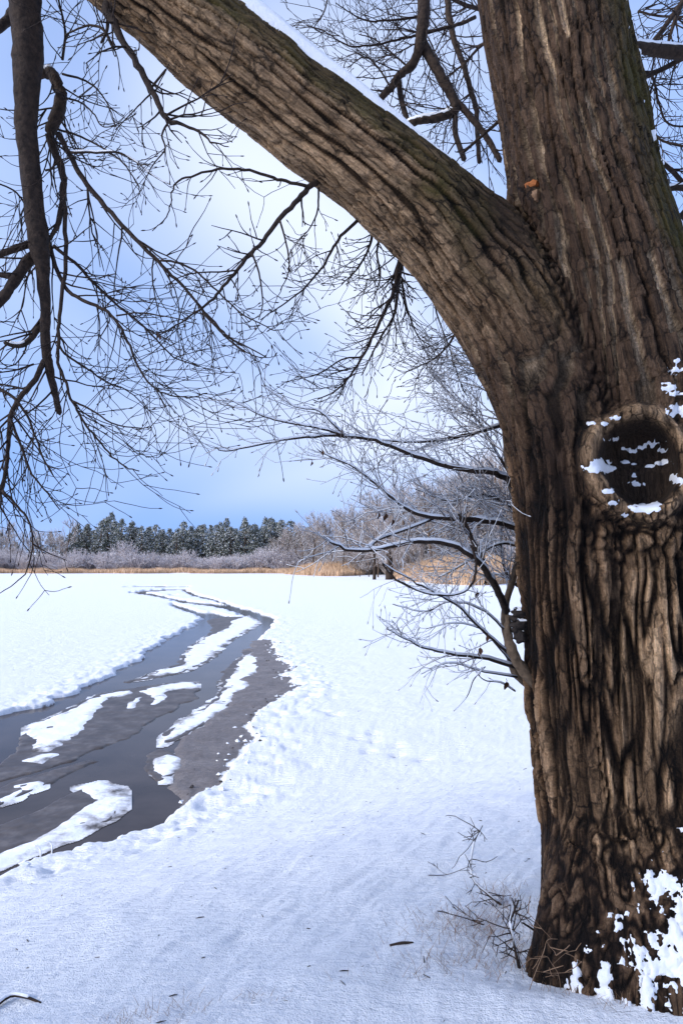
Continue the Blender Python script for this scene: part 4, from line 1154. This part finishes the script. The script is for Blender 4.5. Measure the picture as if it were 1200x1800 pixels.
def bracket():
    """broken stub with dark layered fungus on the left flank of the trunk"""
    mb = MB()
    a = smooth_path([(892, 1082, 8, 2.98), (893, 1115, 12, 2.95), (902, 1150, 15, 2.92), (922, 1182, 17, 2.90), (962, 1222, 16, 2.90)], 16)
    mb.tube(to_tree(P(a[:, 0], a[:, 1], a[:, 3])), a[:, 2] * a[:, 3] / F * 0.6, 10, wob=0.16)
    obj('broken_stub', mb.mesh('broken_stub'), M_TAN, tree)
    fb = MB(); sb = MB()
    for px, py, r, h, k in ((914, 1078, 0.036, 0.020, 1), (906, 1086, 0.024, 0.016, 4), (914, 1097, 0.036, 0.022, 2), (907, 1107, 0.020, 0.018, 5), (916, 1116, 0.030, 0.030, 3)):
        c = to_tree(P(px, py, 2.93))
        nu, nv = 22, 12
        th = np.linspace(0.05, math.pi - 0.05, nv)[:, None]; ph = np.arange(nu)[None] * 2 * math.pi / nu
        d = np.stack([np.sin(th) * np.cos(ph), np.sin(th) * np.sin(ph), np.cos(th) + 0 * ph], -1).reshape(-1, 3)
        w = 0.55 + 1.1 * fbm(d * np.array([2.6, 2.6, 5]) + k * 9, 3, 330)
        v = d * w[:, None] * np.array([r, r, h]) + c
        q = [[a * nu + i, (a + 1) * nu + i, (a + 1) * nu + (i + 1) % nu, a * nu + (i + 1) % nu] for a in range(nv - 1) for i in range(nu)]
        fb.add(v, q)
        up_ = (d[:, 2] > 0.35) & (vnoise(d * 3 + k * 5, 331) > 0.30)
        qq = [f for f in q if all(up_[x] for x in f)]
        if qq: sb.add(v + np.array([0, 0, 0.005]), qq)
    o = obj('bracket_fungus', fb.mesh('bracket_fungus'), M_FUNGUS, tree)
    obj('snow_cover', sb.mesh('snow_cover'), M_SNOW, o)
bracket()

# ------------------------------------------------------------------ far shore: makers of one tree of each kind
def make_pine(h, w, seed):
    r = np.random.default_rng(seed)
    trunk = MB()
    trunk.tube([(0, 0, -0.5), (0.1, 0, h * 0.4), (0.0, 0.1, h * 0.8), (0, 0, h * 0.97)], [0.24, 0.2, 0.12, 0.04], 6)
    crown = MB()
    base = h * r.uniform(0.18, 0.3)
    n_cl = 230
    for i in range(n_cl):
        t = (i + r.random()) / n_cl
        z = base + (h - base) * t
        prof = w * 1.25 * (0.55 + 0.45 * math.sin(min(1, 0.2 + t * 0.8) * math.pi)) * (1 - t ** 3 * 0.80)
        a = r.uniform(0, 2 * math.pi); rr = prof * r.uniform(0.25, 1.0) ** 0.6
        c = np.array([math.cos(a) * rr, math.sin(a) * rr, z + 0.25 * rr * 0.3])
        if i % 5 == 0:
            trunk.tube([(0, 0, z - 0.2), c * np.array([0.6, 0.6, 1]) - np.array([0, 0, 0.1]), c], [0.06, 0.045, 0.02], 3, cap=False)
        sc = r.uniform(0.35, 0.75) * (0.75 + 0.25 * (1 - t))
        m = 11
        d = r.normal(size=(m, 3)); d[:, 2] = np.abs(d[:, 2]) * 0.9 + 0.15; d[:, :2] += np.array([math.cos(a), math.sin(a)]) * 0.5
        d /= np.linalg.norm(d, axis=1)[:, None]
        s = np.cross(d, r.normal(size=(m, 3))); s /= np.linalg.norm(s, axis=1)[:, None]
        o = c + r.normal(size=(m, 3)) * 0.22 * sc
        v = np.stack([o - s * 0.20 * sc, o + s * 0.20 * sc, o + d * sc * 0.85], 1).reshape(-1, 3)
        crown.add(v, None, np.arange(m * 3).reshape(-1, 3))
    return trunk.mesh('trunk'), crown.mesh('crown', False)

def ribbon(mb, pts, w):
    """a thin three sided stem"""
    mb.tube(pts, w, 3, cap=False)

def make_bush(h, w, n, seed, wt=0.02):
    r = np.random.default_rng(seed); mb = MB()
    for i in range(n):
        a = r.uniform(0, 2 * math.pi); lean = r.uniform(0.05, 1.0)
        b = np.array([math.cos(a), math.sin(a), 0]) * r.uniform(0, 0.35) * w
        hh = h * (1 - 0.45 * lean ** 2) * r.uniform(0.6, 1.0)
        e = b + np.array([math.cos(a + r.normal() * 0.4), math.sin(a + r.normal() * 0.4), 0]) * lean * w * 0.75 + np.array([0, 0, hh])
        m = b * 0.5 + e * 0.5 + np.array([0, 0, 0.10 * h]) + r.normal(size=3) * 0.12
        ribbon(mb, np.array([b, m, e]), np.array([wt * 1.3, wt, wt * 0.5]))
        for _ in range(5):
            u = r.uniform(0.35, 1.0); s = m * (1 - u) + e * u if u > 0.5 else b * (1 - u) + m * u
            ribbon(mb, np.array([s, s + np.array([r.normal() * 0.35, r.normal() * 0.35, r.uniform(0.1, 0.6)]) * h * 0.16]), np.array([wt * 0.7, wt * 0.3]))
    return mb.mesh('twigs')

def make_bare(h, w, seed, nmain=16, wt=0.03, lean=0.0):
    r = np.random.default_rng(seed); trunk = MB(); tw = MB()
    tp = np.array([(0, 0, -0.5), (0.1 * r.normal(), 0.1 * r.normal(), h * 0.3), (0.25 * r.normal(), 0.25 * r.normal(), h * 0.6), (0.4 * r.normal(), 0.4 * r.normal(), h * 0.93)])
    tp = smooth_path(tp, 10)
    trunk.tube(tp, np.linspace(0.022, 0.004, 10) * h, 6)
    def sub(p, d, L, rad, lvl):
        d = d / np.linalg.norm(d); pts = [p]
        for _ in range(3):
            d = d + r.normal(size=3) * 0.22 + np.array([0, 0, 0.14]); d /= np.linalg.norm(d)
            pts.append(pts[-1] + d * L / 3)
        ribbon(tw, np.array(pts), np.linspace(rad, rad * 0.45, 4))
        if lvl > 0:
            for _ in range(5 if lvl > 1 else 6):
                k = r.integers(1, 4)
                s = r.normal(size=3); s[2] = abs(s[2]) * 0.7
                sub(pts[k], d * 0.8 + s * 0.75, L * r.uniform(0.4, 0.7), max(rad * 0.55, wt * 0.4), lvl - 1)
    for i in range(nmain):
        u = r.uniform(0.22, 1.0); k = min(9, int(u * 9))
        a = r.uniform(0, 2 * math.pi)
        sub(tp[k], np.array([math.cos(a), math.sin(a), r.uniform(0.25, 0.9)]), w * (1.15 - 0.7 * u) * r.uniform(0.7, 1.1), wt * 1.6, 2)
    return trunk.mesh('trunk'), tw.mesh('crown')

def mats(me, m):
    me.materials.append(m); return me

PINES = [(mats(t, M_PTRUNK), mats(c, M_NEEDLE)) for t, c in (make_pine(12.5, 2.3, 1), make_pine(11, 2.7, 2), make_pine(13.5, 2.0, 3), make_pine(12, 3.0, 4), make_pine(10, 2.2, 5))]
BUSHES = [mats(make_bush(4.2, 4.0, 150, 11, 0.045), M_FROST), mats(make_bush(3.2, 4.5, 150, 12, 0.045), M_FROST), mats(make_bush(5.2, 3.6, 150, 13, 0.045), M_FROST), mats(make_bush(2.4, 4.0, 120, 14, 0.04), M_FROST)]
BARES = [(mats(t, M_PTRUNK), mats(c, M_BARE)) for t, c in (make_bare(12, 5.0, 21, 15, 0.05), make_bare(11, 4.2, 22, 15, 0.05), make_bare(13, 4.6, 23, 15, 0.05), make_bare(9.5, 4.4, 24, 15, 0.045))]

def place(name, kindset, x, y, z, s, sz, label, cat, group):
    me = kindset
    o = bpy.data.objects.new(name, None) if isinstance(me, tuple) else bpy.data.objects.new(name, me)
    COL.objects.link(o)
    o.location = (x, y, z); o.rotation_euler = (0, 0, random.uniform(0, 6.28)); o.scale = (s, s, s * sz)
    tag(o, label, cat, group)
    if isinstance(me, tuple):
        for nm, d in zip(('trunk', 'crown'), me):
            c = bpy.data.objects.new(nm, d); COL.objects.link(c); c.parent = o
    return o

def far_x(px, y): return (px - 600) / F * y * 1.002

# land behind the shore
def build_shore():
    n, m = 160, 30
    xs = np.linspace(-260, 260, n); ys = np.concatenate([np.linspace(146, 175, 18), np.linspace(180, 420, 12)])
    X, Y = np.meshgrid(xs, ys)
    x, y = X.ravel(), Y.ravel()
    edge = 155 + 3 * np.sin(x * 0.05) - 0.0 * x
    z = -0.3 + 0.9 * sstep(0, 5, y - edge) + sstep(10, 90, y - edge) * 5.0 + sstep(-20, 120, x) * sstep(0, 40, y - edge) * 4 + (fbm(np.stack([x, y, 0 * x], 1) * 0.2, 3, 5) - 0.5) * 0.6
    i = np.arange(len(ys) - 1)[:, None] * n; j = np.arange(n - 1)[None]
    q = np.stack([i + j, i + j + 1, i + n + j + 1, i + n + j], -1).reshape(-1, 4)
    tag(obj('far_shore', mesh_from('far_shore', np.stack([x, y, z], 1), q), M_SNOW), 'low snow covered shore under the far trees', kind='structure')
build_shore()

PL = ['snow dusted dark pine in the row behind the pale far shore bushes', 'pines along the far shore']
for row, (y, n, p0, p1) in enumerate(((176, 34, 128, 528), (183, 30, 100, 560), (192, 22, -60, 560))):
    for i in range(n):
        px = p0 + (p1 - p0) * (i + random.uniform(0.2, 0.8)) / n
        hgt = np.interp(px, [-60, 100, 150, 210, 260, 330, 400, 470, 500, 530, 560], [0.7, 0.75, 0.95, 1.02, 0.92, 0.95, 0.97, 0.98, 1.06, 1.02, 0.9])
        yy = y + random.uniform(-3, 3)
        place('pine_tree', PINES[random.randrange(5)], far_x(px, yy), yy, 0.8, hgt * random.uniform(0.88, 1.08) * 0.98, random.uniform(0.92, 1.08), PL[0], 'pine', PL[1])
BL = ['pale frosted bush between the reeds and the pines on the far shore', 'bush', 'frosted bushes along the far shore']
for row, (y, n, p0, p1) in enumerate(((161, 44, -40, 560), (167, 40, -60, 580))):
    for i in range(n):
        px = p0 + (p1 - p0) * (i + random.uniform(0.1, 0.9)) / n
        yy = y + random.uniform(-2, 2)
        place('frosted_bush', BUSHES[random.randrange(4)], far_x(px, yy), yy, 0.3, random.uniform(0.8, 1.2) * (1.0 if row == 0 else 1.25), random.uniform(0.8, 1.15), *BL)
GL = ['tall frosted leafless tree in the grey wood on the left far shore', 'tree', 'bare trees at the left of the far shore']
for i in range(16):
    px = -60 + 190 * (i + random.random()) / 16; yy = 172 + random.uniform(-4, 6)
    place('bare_tree', BARES[random.randrange(4)], far_x(px, yy), yy, 0.6, random.uniform(0.72, 0.98), 1.0, *GL)
GL = ['tall frosted leafless tree in the grey wood rising on the right of the far shore', 'tree', 'bare trees at the right of the far shore']
for i in range(76):
    px = 470 + 470 * (i + random.random()) / 76
    yy = np.interp(px, [470, 600, 700, 940], [168, 150, 128, 110]) + random.uniform(-5, 18)
    topy = np.interp(px, [470, 540, 600, 680, 760, 830, 940], [932, 903, 888, 866, 836, 812, 798])
    hh = (985 - topy) / F * yy + 3.0 - 0.8
    place('bare_tree', BARES[i % 4], far_x(px, yy), yy, 0.4, hh / 12.2 * random.uniform(0.8, 1.03), 1.0, *GL)
GL = ['leafless frosted sapling at the foot of the grey wood on the right shore', 'tree', 'saplings at the foot of the right wood']
for i in range(22):
    px = 560 + 370 * (i + random.random()) / 22
    yy = np.interp(px, [560, 700, 940], [140, 112, 95]) + random.uniform(-3, 3)
    place('bare_tree', BARES[i % 4], far_x(px, yy), yy, 0.2, random.uniform(0.35, 0.6), 1.0, *GL)
for px, yy, s, lb in ((800, 126, 1.05, 'dark snowy pine showing above the grey wood near the old trunk'), (870, 120, 0.95, 'dark snowy pine half hidden close beside the old trunk')):
    place('pine_tree', PINES[1], far_x(px, yy), yy, 0.5, s, 1.1, lb, 'pine', None)
GL = ['brown frosted thicket under the tall leafless trees on the right shore', 'bush', 'thickets under the right wood']
BROWN = [mats(make_bush(4.5, 4.0, 150, 31, 0.05), M_BARE), mats(make_bush(6.0, 4.0, 150, 32, 0.05), M_BARE)]
for i in range(75):
    px = 545 + 400 * (i + random.random()) / 75
    yy = np.interp(px, [540, 700, 940], [152, 128, 108]) + random.uniform(0, 30)
    place('frosted_thicket', BROWN[i % 2], far_x(px, yy), yy, 0.3, random.uniform(0.8, 1.5), 1.0, *GL)
# unseen leafless trees, added behind the viewpoint to thin the sun on near snow
for i, (x, y, k, sc) in enumerate(((-8.0, -5.0, 0, 0.95), (-11.0, -2.2, 1, 1.0), (-6.5, -9.0, 3, 1.1), (-13.0, -6.5, 1, 1.0))):
    place('bare_tree', BARES[k], x, y, float(bank(np.array([x]), np.array([y]))[0]), sc, 1.0, 'unseen frosted leafless tree added to shade the near snow', 'tree', 'unseen leafless trees added for shade')
# two dark trunks standing at the shore
for px, w, lb in ((657, 0.28, 'slim dark tree trunk standing at the shore beside a thicker one'), (683, 0.62, 'thick dark tree trunk standing at the shore below the brown crown')):
    y = 104.0
    t = tag(empty('shore_tree', (far_x(px, y), y, 0.1)), lb, 'tree')
    mb = MB(); mb.tube(smooth_path([(0, 0, -0.5), (0.1, 0, 2.5), (-0.1, 0.1, 5.5), (0.2, 0, 8.5)], 9), np.linspace(w, w * 0.35, 9), 8, wob=0.05)
    obj('trunk', mb.mesh('trunk'), M_BRANCH, t)
    _, cr_ = make_bare(9, 4.5, int(px), 14, 0.045)
    obj('crown', cr_, M_BARE, t)

# reeds
def reeds(name, label, xs, ys, hs, n, seed):
    r = np.random.default_rng(seed)
    u = r.random(n); k = r.random(n)
    x = np.interp(u, np.linspace(0, 1, len(xs)), xs); y0 = np.interp(u, np.linspace(0, 1, len(xs)), ys)
    h = np.interp(u, np.linspace(0, 1, len(xs)), hs)
    return x, y0, h, k, r

def blades(label, x, y, z, h, w, r, mat=None, cat='reeds', name='reed_bed', lean=0.22):
    n = len(x)
    a = r.uniform(0, math.pi, n)
    s = np.stack([np.cos(a), np.sin(a), 0 * a], 1) * w
    b = np.stack([x, y, z], 1)
    tip = b + np.stack([r.normal(size=n) * lean * h, r.normal(size=n) * lean * h, h], 1)
    mid = b * 0.5 + tip * 0.5 + np.stack([0 * h, 0 * h, 0.06 * h], 1)
    v = np.stack([b - s, b + s, mid + s * 0.7, mid - s * 0.7, tip], 1).reshape(-1, 3)
    i = np.arange(n)[:, None] * 5
    q = i + np.array([[0, 1, 2, 3]]); t = i + np.array([[3, 2, 4]])
    tag(obj(name, mesh_from(name, v, [q, t], False), mat or M_REED), label, cat, kind='stuff')

r_ = np.random.default_rng(5)
n = 30000
px = r_.uniform(-90, 640, n); y = 153 + 7 * r_.random(n) ** 1.3 + 1.2 * np.sin(px * 0.045)
hmul = 0.75 + 0.5 * vnoise(np.stack([px * 0.05, 0 * px, 0 * px], 1), 3)
blades('narrow strip of dry tan reeds along the foot of the far shore', far_x(px, y), y, np.full(n, -0.1) + 0.05 * (y - 153), 1.15 * hmul * r_.uniform(0.6, 1.1, n), 0.06, r_)
def dome(label, p0, p1, y0, y1, hpk, n, seed, skew=0.5):
    r = np.random.default_rng(seed)
    u = r.random(n); v = r.random(n)
    px = p0 + (p1 - p0) * u; y = y0 + (y1 - y0) * v
    prof = np.clip(1 - np.abs((u - skew) / np.where(u < skew, skew, 1 - skew)) ** 2.0, 0, 1)
    front = y0 + (1 - prof) * (y1 - y0) * 0.8
    k = y > front
    px, y, prof, v = px[k], y[k], prof[k], v[k]
    h = hpk * (0.25 + 0.75 * prof ** 0.7) * (0.45 + 0.55 * sstep(0, 0.5, (y - front[k]) / (y1 - y0))) * r.uniform(0.7, 1.08, len(px))
    blades(label, far_x(px, y), y, np.full(len(px), 0.02), h, 0.05, r, cat='reeds')
dome('low tan reed bed jutting onto the ice beside the far strip', 500, 655, 126, 150, 2.9, 17000, 61, 0.6)
dome('smooth tan mound of dry reeds behind the snowy sapling', 686, 935, 80, 112, 3.9, 38000, 62, 0.62)

# ------------------------------------------------------------------ little things on the snow
def stick(name, label, cat, rows, r0, r1, mat=M_BRANCH, snow=True, side=0, lift=0.0):
    """a twig lying on or standing in the snow; rows are (x, y, height above snow) in metres round the first point's ground"""
    a = np.array(rows, float)
    c = a[0].copy(); c[2] = gz(c[0], c[1])
    pts = smooth_path(np.column_stack([a[:, 0], a[:, 1], [gz(p[0], p[1]) + p[2] for p in a]]), max(8, 3 * len(a))) - c
    root = tag(empty(name, c), label, cat)
    mb = MB(); mb.tube(pts, np.linspace(r0, r1, len(pts)), 6)
    for _ in range(side):
        i = rng.integers(1, len(pts) - 1)
        d = rng.normal(size=3) * np.array([1, 1, 0.5]) + np.array([0, 0, 0.3])
        grow(mb, pts[i], d, 0.10 * rng.uniform(0.5, 1.3), r0 * 0.4, 1, 1.0, np.array([0, 0, 0.05]), 4, 5, False)
    obj('stem', mb.mesh('stem'), mat, root)
    if snow:
        m = len(pts); k = np.arange(1, max(3, int(m * 0.8)))
        sb = MB(); sb.tube(pts[k] + np.array([0, 0, 1]) * r0 * 0.7, np.full(len(k), r0 * 0.8), 5)
        obj('snow_cover', sb.mesh('snow_cover'), M_SNOW, root)

def gp(px, py, h=0.0):
    q = ground_hit(px, py); return (q[0], q[1], h)

stick('fallen_stick', 'bent dark stick half buried at the near left corner of the snow', 'stick', [gp(-25, 1783, 0.0), gp(15, 1758, 0.015), gp(45, 1757, 0.012), gp(72, 1761, 0.0)], 0.009, 0.004)
a0 = gp(880, 1590, 0.0)
stick('dead_weed', 'dead branched weed leaning over the snow left of the trunk foot', 'weed', [a0, (a0[0] - 0.06, a0[1], 0.05), (a0[0] - 0.13, a0[1] + 0.02, 0.12), (a0[0] - 0.12, a0[1] + 0.02, 0.26), (a0[0] - 0.08, a0[1], 0.36)], 0.006, 0.0018, side=16)
a0 = gp(912, 1700, 0.0)
stick('dead_weed', 'upright snow laden weed stalk close against the trunk foot', 'weed', [a0, (a0[0] - 0.02, a0[1], 0.10), (a0[0] - 0.03, a0[1], 0.17), (a0[0], a0[1] - 0.01, 0.26)], 0.008, 0.003, side=18)
a0 = gp(850, 1625, 0.0)
stick('fallen_twig', 'short thin twig lying below the dead weed', 'twig', [a0, (a0[0] - 0.07, a0[1] + 0.01, 0.015), (a0[0] - 0.16, a0[1] + 0.04, 0.03)], 0.003, 0.0015, snow=False, side=2)
a0 = gp(752, 1538, 0.0)
stick('fallen_twig', 'long fine twig lying flat on the open snow', 'twig', [a0, (a0[0] + 0.10, a0[1] - 0.02, 0.01), (a0[0] + 0.22, a0[1] - 0.01, 0.015)], 0.002, 0.0012, snow=False, side=2)
a0 = gp(685, 1662, 0.0)
stick('bark_flake', 'small flat dark flake of bark on the snow', 'bark flake', [a0, (a0[0] + 0.05, a0[1], 0.006), (a0[0] + 0.095, a0[1] + 0.004, 0.0)], 0.007, 0.004, snow=False)
a0 = gp(945, 1640, 0.0)
stick('broken_twig', 'stubby dark twig poking from the left side of the trunk', 'twig', [a0, (a0[0] - 0.03, a0[1] - 0.02, 0.03), (a0[0] - 0.075, a0[1] - 0.04, 0.07)], 0.006, 0.004, snow=False)
for px, py, lb in ((930, 1695, 'bent dry grass stalk rising at the left foot of the trunk'), (985, 1640, 'thin dry grass stalk bending left before the dark trunk foot')):
    a0 = gp(px, 1738, 0.0); k = 1 if px < 960 else -1
    stick('grass_stalk', lb, 'grass stalk', [a0, (a0[0] + 0.015 * k, a0[1] - 0.02, 0.06), (a0[0] + 0.045 * k, a0[1] - 0.03, 0.12 + 0.02 * k), (a0[0] + 0.06 * k, a0[1] - 0.03, 0.15 + 0.03 * k), (a0[0] + 0.10 * k, a0[1] - 0.02, 0.15 + 0.035 * k)], 0.0014, 0.0008, mat=M_WEED, snow=False, side=3)
for px, py, lb in ((92, 1488, 'white rimed stem bending out of the water by the near floe'), (72, 1497, 'shorter white rimed stem in the water by the near floe tail')):
    w = on_plane(np.array([px - 4.0]), np.array([py + 20.0]), 0.0)[0]
    mb = MB(); mb.tube(smooth_path([(0, 0, -0.15), (0.02, 0, 0.07), (0.0, 0.02, 0.13), (-0.06, 0.02, 0.16)], 10), np.linspace(0.008, 0.006, 10), 6)
    tag(obj('rimed_stem', mb.mesh('rimed_stem'), M_SNOW, None, (w[0], w[1], 0)), lb, 'stem')

def scatter_grass(name, label, blobs, n, hmax, w, seed, mat, lean=0.5):
    r = np.random.default_rng(seed); X = []; Y = []; H = []
    for (px, py, sx, sy, k) in blobs:
        m = int(n * k); q = ground_hit(px, py)
        X.append(q[0] + r.normal(size=m) * sx); Y.append(q[1] + r.normal(size=m) * sy); H.append(np.full(m, hmax))
    x = np.concatenate(X); y = np.concatenate(Y); h = np.concatenate(H) * r.uniform(0.3, 1.0, len(x))
    z = ground_z(x, y)[0]
    blades(label, x, y, z - 0.01, h, w, r, mat, 'grass', name, lean)
def bits():
    """bark crumbs, bud scales and broken twig ends on the open snow"""
    r = np.random.default_rng(77); mb = MB()
    for _ in range(170):
        y = 2.2 + 12 * r.random() ** 1.6; x = (r.uniform(-0.5, 0.45)) * y
        if x < -0.30 * y and y > 5.5: continue
        s = r.uniform(0.0015, 0.0045) * (1 + y * 0.08); a = r.uniform(0, 6.28); L = s * r.uniform(1.2, 5)
        z = gz_many(x, y) + s * 0.3
        d = np.array([math.cos(a), math.sin(a), r.normal() * 0.15])
        p = np.array([x, y, z])
        mb.tube([p - d * L, p + d * L * 0.2 + np.array([0, 0, s * 0.3]), p + d * L], [s * 0.35, s * 0.5, s * 0.25], 4)
    tag(obj('bark_crumbs', mb.mesh('bark_crumbs'), M_BRANCH), 'crumbs of bark and bud scales scattered over the open snow', 'crumbs', kind='stuff')
def gz_many(x, y): return gz(x, y)
bits()
scatter_grass('dry_weeds', 'sparse reddish dry weed stalks poking through the snow left of the trunk',
              [(850, 1640, 0.11, 0.10, 1.0), (780, 1620, 0.10, 0.10, 0.5), (880, 1580, 0.06, 0.10, 0.5), (820, 1690, 0.12, 0.05, 0.5)], 330, 0.075, 0.0011, 31, M_WEED, 0.8)
scatter_grass('dry_grass', 'tufts of dry grass along the trodden edge at the near side',
              [(250, 1790, 0.10, 0.03, 1.0), (330, 1770, 0.05, 0.05, 0.5), (450, 1755, 0.06, 0.02, 0.3), (700, 1720, 0.12, 0.02, 0.4), (1020, 1745, 0.08, 0.02, 0.8), (1090, 1765, 0.05, 0.02, 0.6)], 90, 0.055, 0.0010, 32, M_WEED, 0.7)

def clods(name, label, line, n, spread, smin_, smax, seed, mat):
    r = np.random.default_rng(seed); mb = MB()
    w = W(line)
    d = np.concatenate([[0], np.cumsum(np.linalg.norm(np.diff(w, axis=0), axis=1))])
    for _ in range(n):
        u = r.random() * d[-1]
        x = np.interp(u, d, w[:, 0]) + r.normal() * spread; y = np.interp(u, d, w[:, 1]) + r.normal() * spread
        z = gz(x, y); s = r.uniform(smin_, smax)
        v = r.normal(size=(9, 3)); v /= np.linalg.norm(v, axis=1)[:, None]
        th = np.array([(0, 0, 0.7), (1, 0, 0.1), (0.3, 0.95, 0.15), (-0.8, 0.6, 0.1), (-0.8, -0.6, 0.2), (0.3, -0.95, 0.1), (0, 0, -0.5)]) + r.normal(size=(7, 3)) * 0.2
        mb.add(th * s + np.array([x, y, z]), None, [[0, i, i % 5 + 1] for i in range(1, 6)] + [[6, i % 5 + 1, i] for i in range(1, 6)])
    tag(obj(name, mb.mesh(name, False), mat), label, 'clods', kind='stuff')
EDGE = [(483, 1129), (476, 1142), (497, 1160), (506, 1171), (500, 1186), (515, 1204), (500, 1222), (480, 1236), (450, 1255), (440, 1275), (450, 1295), (415, 1320), (410, 1350), (390, 1362), (360, 1387), (345, 1405)]
clods('mud_clods', 'dark clods of mud scattered along the snowy edge of the mud flat', EDGE, 60, 0.25, 0.012, 0.035, 41, M_CLOD)
clods('snow_lumps', 'small lumps of snow along the ragged edge of the bank', EDGE + [(300, 1427), (245, 1467), (190, 1490), (100, 1521), (0, 1567)], 110, 0.14, 0.015, 0.05, 42, M_SNOW)
